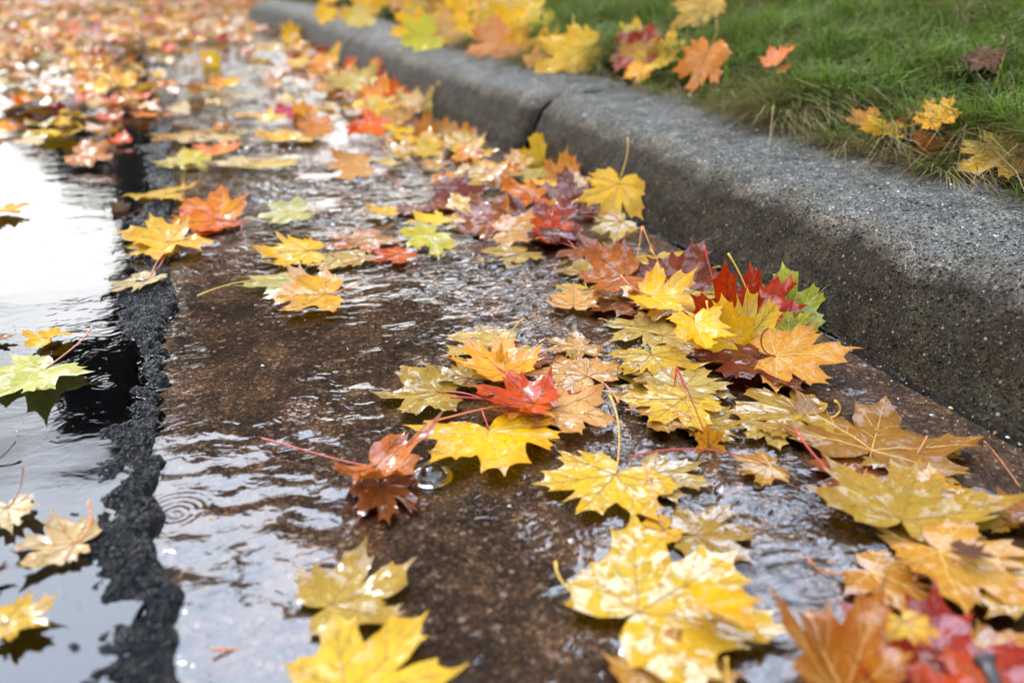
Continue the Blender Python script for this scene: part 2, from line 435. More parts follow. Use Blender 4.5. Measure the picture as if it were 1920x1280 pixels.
def leaf_geo(r_, bend, rings=7, sub=3, jit=.07):
    out, warp = leaf_outline(r_, sub, jit)
    fr = [((k+1)/rings)**.85 for k in range(rings)]
    V = [bend(0, 0)]; flat = [(0, 0, 0)]; rim = [0.0]
    n = len(out)
    for f in fr:
        for (x, y) in out:
            V.append(bend(x*f, y*f)); flat.append((x*f, y*f, 0)); rim.append(f)
    Fc = []
    for i in range(n-1): Fc.append((0, 1+i, 2+i))
    for k in range(rings-1):
        a = 1+k*n; b = a+n
        for i in range(n-1): Fc.append((a+i, b+i, b+i+1, a+i+1))
    return V, flat, rim, Fc, warp
def blade_mesh(V, flat, rim, Fc, xf, name='blade'):
    me = bpy.data.meshes.new(name); me.from_pydata([tuple(xf(v)) for v in V], [], Fc)
    me.polygons.foreach_set('use_smooth', [True]*len(me.polygons))
    a = me.attributes.new('flat', 'FLOAT_VECTOR', 'POINT'); a.data.foreach_set('vector', np.asarray(flat, np.float32).ravel())
    b = me.attributes.new('rim', 'FLOAT', 'POINT'); b.data.foreach_set('value', np.asarray(rim, np.float32))
    me.update(); return me
def vein_mesh(bend, warp, xf, L):
    V = []; Fc = []
    def strip(p0, p1, r0, r1, n=9):
        base = len(V); P = []
        for k in range(n+1):
            f = k/n; u = p0[0]+(p1[0]-p0[0])*f; v = p0[1]+(p1[1]-p0[1])*f
            q = bend(u, v); P.append(xf((q[0], q[1], q[2]+.0002/L)))
        vv, ff = tube(P, [r0+(r1-r0)*k/n for k in range(n+1)], 4)
        V.extend(vv); Fc.extend([tuple(i+base for i in f) for f in ff])
    for t, q in MAIN:
        t2, q2 = warp(t, q); e = (q2*.93*math.cos(R(t2)), q2*.93*math.sin(R(t2)))
        strip((0, 0), e, .00055, .0002)
        for (a, b) in TEETH[abs(t)]:
            a = a if t >= 0 else -a
            ta, tb = warp(a, b); tip = (tb*.92*math.cos(R(ta)), tb*.92*math.sin(R(ta)))
            f = .46; strip((e[0]*f, e[1]*f), tip, .00032, .00014, 6)
        for f, l, sg in ((.22, .2, 1), (.3, .2, -1), (.66, .15, 1), (.72, .13, -1)):
            an = R(t2)+sg*R(42); p = (e[0]*f, e[1]*f)
            strip(p, (p[0]+l*q2*math.cos(an)*.8, p[1]+l*q2*math.sin(an)*.8), .00025, .00012, 4)
    return py_mesh('veins', V, Fc)
def stalk_mesh(pts, r0, r1):
    """pts control points (Vector): smooth tube, thick foot at the far end"""
    n = 14; P = []
    k = len(pts)-1
    for i in range(n+1):
        f = i/n
        if k == 1: p = pts[0].lerp(pts[1], f)
        elif k == 2: p = pts[0].lerp(pts[1], f).lerp(pts[1].lerp(pts[2], f), f)
        else:
            a, b, c = pts[0].lerp(pts[1], f), pts[1].lerp(pts[2], f), pts[2].lerp(pts[3], f)
            p = a.lerp(b, f).lerp(b.lerp(c, f), f)
        P.append(p)
    rad = [r0+(r1-r0)*(i/n) for i in range(n+1)]
    rad[-2] *= 1.35; rad[-1] *= 1.55; rad[-3] *= 1.1
    V, Fc = tube(P, rad, 7)
    return py_mesh('stalk', V, Fc)

FOOT = m_plain('stalk_foot_yellow', (.80, .55, .06))
NLEAF = 0
LAWNC = []
def leaf(label, B, T, mat, z=.004, E=None, eh=.012, em=None, foot=False, ref=None, dB=0.0, dT=0.0, film=.8, tint=(1, 1, 1), stalkmat=None, facing=None, face=None, group='fallen maple leaves', lod=0, seed=None, veins=True, **o):
    """one maple leaf; B, T: where stalk joint and middle tip are seen"""
    global NLEAF; NLEAF += 1
    r_ = random.Random(seed if seed is not None else NLEAF*7+3)
    lm = o.get('lmax', .088)
    if ref is not None:
        d0 = depth(ground(*ref)); lm = o.get('lmax', .1); b = at_depth(*B, d0+dB); t = at_depth(*T, d0+dT)
        nh = (EYE-b).normalized()+Vector((0, 0, .25))
        if facing: nh = Vector(facing)
        A = (t-b); L = A.length; A.normalize()
        L2 = min(L, lm)
        if L2 < L: b = b+A*(L-L2)*.5; L = L2
        N = (nh-A*nh.dot(A)).normalized(); S = N.cross(A)
    else:
        cx, cy = (B[0]+T[0])*.5, (B[1]+T[1])*.5
        c = hit(cx, cy, z); k = depth(c)/F
        lpx = math.hypot(T[0]-B[0], T[1]-B[1])
        e1 = .02
        gn = Vector((-(float(terrain(c.x+e1, c.y))-float(terrain(c.x-e1, c.y)))/(2*e1), 0, 1)).normalized() if c.x > kerbx(c.y) else Vector((0, 0, 1))
        b = hit(*B, z); t = hit(*T, z+o.get('tz', 0)); L = (t-b).length
        if face is None: face = 0.0 if (L <= lm*1.15 or film >= .9) else .3
        if face == 0:
            A = (t-b).normalized(); nh = Vector(facing) if facing else gn
            L = min(L, lm)
        else:
            nh = (gn*(1-face)+(EYE-c).normalized()*face).normalized()
            A = RT*(T[0]-B[0])-UP*(T[1]-B[1]); A = A-nh*A.dot(nh)
            # step out along the plane until the picture length is right
            A.normalize(); s_ = abs((RT*A.dot(RT)+UP*A.dot(UP)).length)
            L = min(lm, lpx*k/max(s_, .35))
        N = (nh-A*nh.dot(A)).normalized(); S = N.cross(A)
        low = min((A*(q*math.cos(R(th)))+S*(q*math.sin(R(th))*o.get('w', 1))).z-A.z*.36 for th, q in ((0, 1), (48, .96), (-48, .96), (97, .74), (-97, .74), (180, .1)))*L
        if c.x < kerbx(c.y): lift = max(z, -low*.85+.002)
        else: lift = max(z, min(.03, -low*.4))
        if lift > z: c = hit(cx, cy, lift)
        b = c-A*L*.42
        if c.x > kerbx(c.y)+.2: LAWNC.append((c.x, c.y, L*.58))
    o.setdefault('awash', film >= .8); o.setdefault('w', r_.uniform(.86, 1.06))
    bend = Bend(r_, o)
    V, flat, rim, Fc, warp = leaf_geo(r_, bend, 7 if lod == 0 else 4, 3 if lod == 0 else 2, .13)
    xf = lambda p: (A*p[0]+S*p[1]+N*p[2])*L
    root = link('maple_leaf', None, loc=b); root.empty_display_size = .02
    tag(root, label, 'leaf', group)
    bo = link('blade', blade_mesh(V, flat, rim, Fc, xf), LM[mat], root)
    v = r_.uniform(.9, 1.08); bo.color = (tint[0]*v, tint[1]*v*r_.uniform(.96, 1.03), tint[2]*v, film)
    if veins and lod == 0:
        link('veins', vein_mesh(bend, warp, xf, L), VEINM[VEIN_OF[mat]], root)
    sm = STALK[stalkmat or STALK_OF[mat]]
    if E is not None:
        de = depth(b)
        e = hit(*E, eh) if eh >= 0 else at_depth(*E, de-eh-1)
        c = [Vector((0, 0, 0))]
        if em is not None:
            for q in em:
                f = (len(c))/(len(em)+1)
                g = at_depth(q[0], q[1], de+(depth(e)-de)*f); c.append(g-b)
        else:
            m = (e-b)*.5; c.append(m+Vector((0, 0, .008))+Vector((m.y, -m.x, 0))*r_.uniform(-.25, .25))
        c.append(e-b)
        rr = .0009 if L > .05 else .0007
        so = link('stalk', stalk_mesh(c, rr*.85, rr*1.1), sm, root)
    else:
        c = [Vector((0, 0, 0)), -A*L*.4+S*L*r_.uniform(-.25, .25)+Vector((0, 0, .01)), -A*L*r_.uniform(.5, .8)+S*L*r_.uniform(-.3, .3)+Vector((0, 0, .008))]
        if o.get('stalk', True): link('stalk', stalk_mesh(c, .0007, .0009), sm, root)
    return root

# ------------------------------------------------------------------ the leaves one can point to
# bottom of the picture
leaf('olive and tan maple leaf alone on brown gutter, long pink stalk to the left', (608, 1139), (772, 1082), 'olive', E=(397, 1217), eh=.004, em=[(545, 1190), (480, 1222)], cup=.05, w=1.0, film=.55, foot=True)
leaf('pale yellow maple leaf cut off by the bottom edge below the olive leaf', (640, 1305), (778, 1180), 'lemon', z=.007, w=1.05, film=.35, cup=.04, stalk=False)
leaf('orange brown leaf under the large pale leaf at the bottom edge', (1250, 1320), (1400, 1225), 'amber', z=.002, film=.7)
leaf('golden leaf half hidden under the top lobe of the large pale leaf', (1252, 990), (1172, 1020), 'gold', z=.003, E=(1207, 868), eh=.018, em=[(1222, 905), (1235, 965)], stalkmat='pink', w=.8, film=.5)
leaf('large pale yellow maple leaf, wet and shining, thick orange stalk curving left', (1178, 1157), (1408, 1040), 'lemon', z=.010, E=(1042, 1052), eh=.020, em=[(1085, 1135), (1040, 1095)], cup=.02, film=1, wav=.02, curl=.08, lmax=.122)
leaf('yellow folded leaf lobe resting on the right half of the large pale leaf', (1308, 1132), (1428, 1187), 'yellow', z=.020, w=.55, fold=.5, film=.4, stalk=False)
leaf('pale yellow maple leaf with an upright yellow stalk beside rippling water', (1173, 868), (1068, 984), 'lemon', z=.006, E=(1143, 741), eh=.05, em=[(1168, 825), (1160, 770)], stalkmat='yellow', cup=.03, film=.9, curl=.08, wav=.02)
leaf('cream leaf half under water right of the leaf with the upright stalk', (1215, 885), (1325, 912), 'cream', z=.002, film=1, stalk=False)
leaf('olive leaf drowned in ripples above the large pale leaf', (1290, 1002), (1428, 1000), 'olive', z=.002, film=1, stalk=False, w=.9)
# the bright yellow one and the cluster in the middle
leaf('pale yellow leaf behind the orange middle cluster with an upright yellow stalk', (960, 642), (826, 664), 'cream', z=.004, E=(983, 597), eh=.035, film=.8, stalkmat='yellow')
leaf('olive yellow maple leaf at the left of the middle cluster', (836, 735), (703, 740), 'olive', z=.006, E=(905, 748), eh=.012, stalkmat='red', film=.55, w=.95)
leaf('small olive leaf tucked behind the orange leaves of the middle cluster', (888, 712), (800, 688), 'olive', z=.008, film=.5, w=.7, stalk=False)
leaf('peach leaf under moving water right of the middle cluster', (1115, 712), (1010, 655), 'peach', z=.004, film=1, w=.9, E=(1160, 755))
leaf('peach leaf with a raised corner below the drowned peach leaf', (1018, 766), (1158, 790), 'peach', z=.010, film=.4, lobes={1: .25}, E=(795, 792), eh=.02, em=[(930, 745), (870, 780)], stalkmat='orange', w=.85)
leaf('pale orange leaf curled up at the back of the middle cluster', (955, 700), (866, 662), 'orange', z=.016, film=.3, cup=.3, curl=.4, E=(1012, 705), eh=.01, tint=(1, 1.15, 1))
leaf('small golden lobe standing up in the middle cluster', (940, 706), (985, 660), 'gold', ref=(940, 712), dT=.01, film=.2, w=.8, fold=.3, stalk=False)
leaf('red orange leaf on top of the middle cluster under crossed stalks', (1012, 758), (888, 738), 'redorange', z=.020, film=.45, fold=.2, curl=.3, E=(932, 688), eh=.045, em=[(985, 735), (955, 705)], stalkmat='red', w=.8)
leaf('salmon orange leaf under the red orange one in the middle cluster', (1020, 765), (905, 752), 'orange', z=.013, film=.5, tint=(.95, 1.05, 3), E=(845, 744), eh=.02, stalkmat='red', w=.8)
leaf('bright yellow maple leaf in front of the middle cluster', (912, 797), (962, 890), 'yellow', z=.012, film=.55, E=(904, 768), eh=.02, stalkmat='red', w=1.25, cup=.06, curl=.12)
leaf('crumpled rust orange leaf beside the water bubble, red stalk pointing left', (694, 871), (786, 905), 'rust', z=.012, film=.5, tint=(1.6, 1.5, 1), E=(492, 822), eh=.006, em=[(640, 868), (560, 838)], stalkmat='red', cup=.35, fold=.2, wav=.09, curl=.5, w=1.35)
leaf('red brown leaf lobe hanging from the crumpled rust leaf', (712, 905), (735, 972), 'rust', z=.006, film=.7, stalk=False, w=.75, cup=-.1)
# right hand cluster by the kerb
leaf('cream leaf submerged left of the kerb cluster', (1190, 470), (1002, 500), 'cream', z=.002, film=1, E=(1207, 425), eh=.03, stalkmat='orange')
leaf('pale cream leaf drowned behind the rippling patch', (985, 472), (897, 492), 'cream', z=.002, film=1, stalk=False)
leaf('thin brown leaf edge on in front of the maroon standing leaf', (1185, 512), (1062, 532), 'rust', z=.008, film=.6, fold=.3, tint=(1.3, 1.3, 1), E=(1130, 455), eh=.03, stalkmat='brown')
leaf('small peach leaf bit left of the yellow leaves by the kerb', (1075, 575), (1078, 548), 'peach', z=.006, film=.4, stalk=False)
leaf('maroon leaf standing against the kerb', (1258, 540), (1230, 446), 'maroon', ref=(1258, 545), dT=.03, film=.5, fold=.25, E=(1205, 425), eh=-1.02, stalkmat='orange', tint=(1.3, 1.3, 1), w=1.3)
leaf('broad yellow leaf glaring with sky light, left in the kerb cluster', (1300, 560), (1130, 582), 'yellow', z=.014, film=1, cup=.12, curl=.2, w=.9)
leaf('yellow leaf curling over the broad glaring one in the kerb cluster', (1222, 540), (1312, 590), 'yellow', z=.026, film=.4, cup=.1, fold=.25, w=.8)
leaf('drowned cream leaf below the broad glaring yellow leaf', (1250, 610), (1140, 640), 'cream', z=.003, film=1, stalk=False)
leaf('green leaf under the water in the kerb cluster', (1270, 668), (1205, 650), 'green', z=.003, film=.9, stalk=False)
leaf('green leaf wedged between red leaf and kerb', (1478, 600), (1476, 492), 'green', ref=(1478, 612), dT=.02, film=.4, w=.9, tint=(1.6, 1.3, 1), stalk=False)
leaf('olive green leaf scrap against the kerb behind the brown leaf', (1480, 625), (1515, 588), 'green', ref=(1480, 628), dT=.01, film=.3, stalk=False, tint=(2, 1.4, 1))
leaf('red leaf leaning on the kerb right of the pale upright leaf', (1416, 590), (1482, 515), 'red', ref=(1420, 612), dT=.015, film=.5, w=.9, cup=.2, E=(1365, 475), eh=-1.01, stalkmat='yellow', tint=(1.25, 1.3, 1))
leaf('bright red curled leaf standing left of the pale upright leaf', (1372, 622), (1350, 502), 'red', ref=(1372, 628), film=.5, cup=.3, fold=.1, w=.8, curl=.4, E=(1320, 460), eh=-1.0, em=[(1345, 560), (1332, 505)], stalkmat='red', tint=(1.2, 1.5, 1), foot=True)
leaf('maroon leaf wet and shining under the orange brown leaf', (1440, 655), (1350, 722), 'maroon', z=.010, film=.75, tint=(1.2, 1.0, .8), w=1.15, face=0, awash=True)
leaf('upright pale yellow leaf in front of the red leaves', (1402, 634), (1400, 527), 'lemon', ref=(1402, 640), dB=-.02, dT=0, film=.12, cup=.12, w=.85, curl=.1, stalk=False)
leaf('yellow leaf curled upright at the left of the pale upright leaf', (1372, 640), (1290, 582), 'yellow', ref=(1350, 655), dB=-.02, film=.25, fold=.45, w=.8, E=(1325, 563), eh=-1.0, em=[(1330, 625)], stalkmat='yellow')
leaf('small yellow leaf with a torn edge in front of the upright ones', (1310, 600), (1318, 668), 'yellow', z=.03, film=.3, w=.8, fold=.3, stalk=False)
leaf('large orange brown maple leaf with pointed lobes touching the kerb', (1432, 652), (1604, 682), 'amber', z=.024, film=.25, tint=(1.25, 1.15, .9), cup=.03, curl=.12, wav=.03, E=(1440, 615), eh=.06, em=[(1424, 668), (1418, 625)], stalkmat='brown', tz=.012, w=.95)
# below it
leaf('olive drowned leaf in the stream below the yellow cluster', (1275, 742), (1152, 690), 'olive', z=.002, film=1, E=(1268, 690), eh=.03, stalkmat='red')
leaf('beige yellow leaf under the water below the maroon leaf', (1525, 778), (1362, 770), 'olive', z=.005, film=1, tint=(1.15, 1.15, 1.3), E=(1565, 751), eh=.022, em=[(1565, 800), (1592, 765)], stalkmat='yellow')
leaf('cream scrap of leaf left of the beige drowned leaf', (1320, 720), (1250, 745), 'cream', z=.003, film=1, stalk=False)
leaf('orange leaf curled into an arch above the stream', (1330, 838), (1325, 783), 'gold', ref=(1330, 842), film=.2, cup=.5, fold=.3, w=.7, tint=(1, .8, 1), E=(1267, 686), eh=-1.0, stalkmat='red')
leaf('brown leaf flat under the ripples with a red stalk lying to the left', (1450, 872), (1376, 882), 'amber', z=.004, film=.9, E=(1180, 856), eh=.006, em=[(1350, 832), (1260, 835)], stalkmat='red')
leaf('rust red leaf under water beneath the large brown submerged leaf', (1705, 875), (1490, 935), 'rust', z=.002, film=.9, w=.8, stalk=False)
leaf('pale tip of a yellow leaf by the right end of the large submerged leaf', (1735, 845), (1806, 842), 'cream', z=.003, film=.3, stalk=False)
leaf('large brown submerged maple leaf at the foot of the kerb', (1626, 868), (1668, 748), 'amber', z=.006, film=.35, tint=(.62, .58, .5), E=(1592, 962), eh=.012, em=[(1625, 905), (1592, 925)], stalkmat='pink', cup=.02, curl=.05, w=1.3, lmax=.1, face=0)
leaf('golden brown leaf with a short yellow footed stalk under the rings', (1622, 1066), (1770, 1130), 'amber', z=.005, film=.8, E=(1517, 1047), eh=.010, em=[(1575, 1080), (1530, 1080)], stalkmat='orange', tint=(1.2, 1.15, 1), foot=True)
leaf('olive spotted maple leaf with upturned points right of the crossing red stalk', (1690, 979), (1722, 884), 'olive', z=.014, film=.5, E=(1492, 803), eh=.035, em=[(1625, 950), (1530, 875)], stalkmat='red', tint=(1.0, .95, .8), cup=.05, w=1.2, lmax=.095, face=0)
leaf('second olive leaf peeping out behind the spotted olive one', (1730, 985), (1795, 917), 'olive', z=.010, film=.3, tint=(.75, .8, .7), stalk=False)
leaf('big golden brown leaf with a dark hole at the right edge', (1742, 1022), (1945, 1130), 'amber', z=.020, film=.55, tint=(1.2, 1.2, .9), w=1.0, curl=.1, stalk=False, lmax=.12)
leaf('yellow drowned leaf below the big golden brown leaf at the right edge', (1960, 1075), (1850, 1150), 'lemon', z=.016, film=1, tint=(.9, .85, .7), stalk=False)
leaf('dark brown leaf shaped patch standing for the hole of the golden brown leaf', (1795, 1030), (1868, 1050), 'brown', z=.030, film=.2, w=.6, stalk=False, tint=(.8, .6, .6))  # dark patch laid on top, the golden leaf has no opening cut
leaf('pinkish brown leaf at the right edge under the kerb', (1935, 962), (1845, 946), 'rust', z=.012, film=.6, tint=(1.2, 1.6, 2.2))
leaf('orange leaf scrap beneath the pinkish brown leaf at the right edge', (1890, 985), (1840, 955), 'gold', z=.006, film=.3, stalk=False, tint=(.85, .8, 1))
leaf('orange brown leaf filling the bottom right corner', (1830, 1215), (1975, 1260), 'amber', z=.012, film=.8, tint=(1.3, 1.1, .8), stalk=False)
leaf('deep red leaf in the bottom right corner', (1772, 1320), (1752, 1128), 'red', z=.022, film=.5, cup=.1, w=1.1, curl=.2, stalk=False, tint=(.75, .7, .7))
leaf('red orange leaf at the bottom edge in front of the deep red leaf', (1900, 1330), (1700, 1268), 'redorange', z=.030, film=.4, stalk=False, tint=(.8, .65, .6))
leaf('small orange yellow leaf lying on the deep red leaf', (1690, 1158), (1736, 1218), 'gold', z=.040, film=.3, w=1.0, stalk=False)
leaf('orange brown speckled leaf curled like a boat at the bottom edge', (1560, 1310), (1530, 1140), 'amber', z=.016, film=.6, tint=(1.0, .68, .4), fold=1.0, w=.75, curl=.4, stalk=False, lmax=.072)
# pile at the kerb joint
leaf('upright pale yellow leaf leaning on the kerb with its stalk in the air', (1163, 334), (1130, 440), 'lemon', ref=(1150, 425), dB=.03, dT=-.02, film=.15, E=(1177, 258), eh=-1.0, em=[(1170, 312), (1180, 290)], stalkmat='yellow', w=.9, cup=-.08, curl=.12, tint=(1, .94, 1.1))
leaf('yellow leaf dipping into the water under the upright pale leaf', (1165, 405), (1118, 445), 'cream', z=.004, film=.7, E=(1095, 400), eh=.03, em=[(1140, 390)], stalkmat='red')
leaf('loose maroon leaf lying on the pile left of the upright pale leaf', (1092, 405), (945, 428), 'maroon', z=.022, film=.5, cup=-.12, w=1.1, tint=(1.5, 1.2, 1))
leaf('brown leaf raised behind the maroon leaf of the pile', (1062, 398), (1066, 305), 'rust', ref=(1062, 410), film=.8, w=1.0, fold=.2, tint=(.8, .6, .6), stalk=False)
leaf('orange leaf propped on the left of the maroon pile', (1010, 362), (925, 392), 'redorange', z=.035, film=.5, w=.8, fold=.2, tint=(1, 1.8, 1), stalk=False)
leaf('golden orange leaf folded behind the propped orange one', (1030, 350), (952, 348), 'gold', z=.03, film=.4, w=.8, stalk=False)
leaf('orange leaf edge under the propped orange leaf', (1005, 390), (935, 408), 'gold', z=.018, film=.5, w=.7, stalk=False, tint=(1, .8, 1))
leaf('cracked orange leaf with pale points standing by the kerb joint', (1050, 345), (1062, 280), 'peach', ref=(1052, 352), film=.2, w=.8, fold=.2, tint=(1.1, .9, .6), stalk=False)
leaf('spiky orange leaf behind the pale pointed one at the kerb joint', (1058, 345), (1080, 285), 'orange', ref=(1060, 350), dB=.01, film=.2, w=.35, stalk=False)
leaf('red orange star shaped leaf curled in front of the maroon pile', (1035, 462), (1002, 412), 'redorange', z=.012, film=.4, cup=.4, w=.8, fold=.3)
leaf('rust leaf with a dark hollow under the red orange star', (1062, 440), (985, 445), 'rust', z=.006, film=.6, stalk=False)
leaf('bright yellow star leaf standing in front of the kerb joint', (1018, 306), (1000, 245), 'gold', ref=(1018, 312), film=.1, w=1.0, E=(1050, 328), eh=-1.0, stalkmat='pink', tint=(1, 1.12, 1))
leaf('wet pale leaf below the yellow star leaf', (1030, 325), (945, 328), 'cream', z=.012, film=.8, stalk=False)
leaf('orange yellow leaf with upright stalk left of the star leaf', (902, 330), (950, 302), 'gold', z=.014, film=.5, E=(880, 285), eh=.03, stalkmat='orange')
leaf('pale peach leaf lying left of the orange yellow one', (930, 330), (850, 318), 'peach', z=.006, film=.9, stalk=False)
leaf('small orange leaf in the stream left of the joint pile', (850, 352), (815, 322), 'orange', z=.012, film=.3)
leaf('dark maroon leaf lying low in the stream above the yellow green leaves', (822, 362), (918, 350), 'maroon', z=.012, film=.5, w=.9)
leaf('rust leaf awash beside the dark maroon one', (880, 385), (800, 372), 'rust', z=.006, film=1, w=.9, tint=(.8, .7, .8))
leaf('rust leaf awash in front of the yellow green pair', (790, 395), (740, 383), 'rust', z=.004, film=1, tint=(.8, .6, .6))
leaf('golden leaf end poking from the stream left of the yellow green pair', (735, 398), (676, 402), 'gold', z=.010, film=.3, w=.9, stalk=False)
leaf('yellow green leaf at the front of the pair in the stream', (808, 428), (775, 474), 'lime', z=.010, film=.5, w=1.2)
leaf('yellow leaf on top of the yellow green leaf in the stream', (830, 412), (765, 418), 'yellow', z=.018, film=.2, w=.9, stalk=False)
leaf('pale green drowned leaf right of the yellow green pair', (925, 410), (822, 430), 'palegreen', z=.004, film=1)
leaf('yellow leaf sunk between the pale green leaf and the maroon pile', (945, 425), (885, 440), 'yellow', z=.004, film=.9, stalk=False)
leaf('peach brown leaf awash left of the yellow green pair', (722, 440), (610, 468), 'peach', z=.004, film=1, tint=(.75, .6, .6))
leaf('small red orange leaf left in front of the yellow green pair', (758, 474), (700, 490), 'redorange', z=.010, film=.4, E=(642, 494), eh=.006, stalkmat='orange')
leaf('pale leaf rim awash beside the small red orange leaf', (680, 478), (620, 492), 'cream', z=.003, film=.9, stalk=False)
# left of the stream
leaf('flat golden leaf on the concrete below the water rush', (610, 455), (456, 488), 'gold', z=.008, film=.35, w=.7, tint=(1, 1.1, 1))
leaf('pale green maple leaf left of the orange yellow leaf, thin stalk to the left', (548, 522), (458, 540), 'palegreen', z=.005, film=.6, E=(370, 555), eh=.004, em=[(440, 520)], stalkmat='yellow')
leaf('orange yellow maple leaf lying in front of the pale green leaf', (612, 533), (506, 577), 'gold', z=.010, film=.6, lobes={2: .45}, w=1.1, tint=(1, .9, 1), face=.12)
leaf('cream leaf rim between golden leaf and pale green leaf', (640, 485), (560, 500), 'cream', z=.003, film=.8, stalk=False)
leaf('orange leaf heap at the asphalt edge, its upper leaf', (412, 425), (340, 372), 'redorange', z=.020, film=.3, tint=(1.1, 2.1, 1), cup=.2, w=1.2)
leaf('red orange leaf spreading right from the orange heap', (370, 420), (458, 402), 'redorange', z=.012, film=.5, w=1.2, tint=(1.1, 1.7, 1))
leaf('yellow orange leaf spreading left over the asphalt edge', (322, 452), (230, 440), 'gold', z=.012, film=.3, w=1.0, E=(287, 511), eh=.004, em=[(312, 490)], stalkmat='pink')
leaf('yellow leaf in front of the orange heap', (330, 448), (292, 476), 'gold', z=.016, film=.3, w=1.2, stalk=False)
leaf('pale beige leaf on the wet asphalt strip', (286, 520), (209, 552), 'beige', z=.010, film=.5, w=.55, E=(314, 468), eh=.012, stalkmat='pink')
leaf('flat yellow leaf at the top of the asphalt strip', (322, 362), (244, 375), 'lemon', z=.012, film=.4, w=.9, tint=(.9, .85, .6))
leaf('yellow leaf end right of the flat yellow leaf at the strip', (325, 358), (368, 350), 'lemon', z=.010, film=.4, w=.8, stalk=False, tint=(.85, .7, .5))
leaf('tiny dead brown leaf in front of the flat yellow leaf', (225, 398), (226, 366), 'brown', ref=(225, 400), film=.2, stalk=False)
leaf('pale green narrow leaf in the edge of the rushing water', (568, 382), (472, 420), 'palegreen', z=.006, film=.6, w=.6)
leaf('pale yellow green leaf on the concrete below the far leaf carpet', (355, 300), (303, 318), 'cream', z=.008, film=.4, tint=(.95, 1.05, 1))
leaf('small lime leaf beside the pale yellow green one', (350, 308), (398, 288), 'lime', z=.012, film=.3, stalk=False, tint=(1.1, 1, 1.6))
# in the puddle
leaf('yellow leaf curled into two humps in the bright puddle', (92, 632), (42, 632), 'yellow', z=.012, film=.2, cup=.4, fold=-.5, w=1.2, curl=.5, stalk=False)
leaf('golden hump of leaf beside the two humped yellow one', (95, 632), (134, 618), 'yellow', z=.012, film=.2, cup=-.3, fold=.5, w=.8, stalk=False)
leaf('large yellow green leaf with cream veins at the left edge', (100, 684), (-40, 752), 'palegreen', z=.008, film=.6, E=(172, 613), eh=.02, em=[(135, 655), (160, 635)], stalkmat='pink', tint=(1.05, 1.1, .8), w=.9)
leaf('beige yellow leaf floating on the puddle, stalk curving up', (151, 1017), (24, 1026), 'beige', z=.008, film=.5, E=(165, 940), eh=.022, em=[(172, 1000), (176, 965)], stalkmat='orange', tint=(1, .95, .8), w=.95, lobes={2: .25})
leaf('pale beige leaf cut by the left edge, dark bent stalk above', (14, 946), (22, 995), 'beige', z=.008, film=.5, E=(42, 874), eh=.022, em=[(45, 920)], stalkmat='brown', w=.8)
leaf('orange yellow leaf at the left edge below the beige leaf', (2, 1172), (104, 1128), 'gold', z=.010, film=.5, w=.9, tint=(.95, 1.05, 1), lobes={0: .25})
leaf('small brown leaf tip at the left edge above the green leaf', (-10, 636), (28, 630), 'brown', z=.008, film=.3, stalk=False, tint=(2.4, 1.8, 1))
leaf('orange leaf at the left edge in the bright reflection', (-8, 395), (38, 402), 'gold', z=.010, film=.3, stalk=False)
leaf('dry dark curl of a leaf at the left edge', (-6, 1072), (22, 1064), 'brown', z=.010, film=.1, cup=.5, w=.5, tint=(.6, .35, .4))
# on the kerb and the lawn
leaf('yellow leaf sprawling from the lawn over the kerb, its lower half', (1130, 75), (985, 150), 'lemon', z=.018, film=.12, E=(1075, 30), eh=.075, em=[(1070, 85), (1075, 55)], stalkmat='yellow', tint=(1, .92, 1), cup=-.1, lmax=.17, face=.45)
leaf('yellow leaf folded up behind the sprawling one at the lawn edge', (1085, 112), (1160, 40), 'lemon', ref=(1085, 178), dB=.06, dT=.09, film=.12, w=.8, fold=.2, tint=(1, .9, 1), stalk=False)
leaf('small yellow leaf with a raised stalk behind the dark red leaf', (1195, 65), (1222, 38), 'lemon', ref=(1195, 140), dB=.13, dT=.13, film=.12, E=(1165, 10), eh=-1.0, stalkmat='yellow', stalk=True)
leaf('dark red leaf lying on the yellow leaves at the lawn edge', (1232, 100), (1118, 98), 'red', z=.045, film=.5, w=.6, fold=.2, tint=(.8, 1, 1), stalk=False, lmax=.13, face=.5)
leaf('golden orange leaf hanging over the kerb below the dark red leaf', (1205, 105), (1205, 172), 'gold', z=.020, film=.2, w=.9, tint=(1, .82, 1), cup=-.1)
leaf('yellow leaf half covered by the golden orange leaf at the lawn edge', (1225, 112), (1168, 150), 'lemon', z=.016, film=.15, stalk=False, w=.8)
leaf('pale yellow leaf scrap right of the golden orange leaf', (1225, 118), (1285, 108), 'lemon', z=.02, film=.15, stalk=False, w=.6)
leaf('tall narrow yellow leaf upright in the grass', (1312, 108), (1318, 42), 'gold', ref=(1310, 185), dB=.11, dT=.12, film=.1, w=.6, tint=(1, 1.1, 1), stalk=False)
leaf('orange leaf at the foot of the tall narrow yellow leaf', (1330, 95), (1298, 182), 'peach', z=.03, film=.2, tint=(1.15, .78, .5), w=.75, fold=.2, face=.6, lmax=.12)
leaf('orange yellow leaf behind the orange one at the foot of the yellow leaf', (1285, 125), (1345, 100), 'peach', z=.03, film=.15, w=.7, stalk=False)
leaf('pale leaf high on the lawn at the top edge', (1340, -5), (1248, 68), 'cream', z=.03, film=.12, tint=(1.05, .9, .8), w=.7, face=.6, lmax=.13)
leaf('orange petal shaped leaf lying in the grass', (1450, 122), (1482, 88), 'peach', z=.045, film=.15, w=.5, tint=(1.05, .6, .6), stalk=False, cup=.3)
leaf('smaller orange leaf bit below the petal shaped one in the grass', (1462, 132), (1486, 126), 'peach', z=.04, film=.15, w=.9, tint=(1, .62, .6), stalk=False)
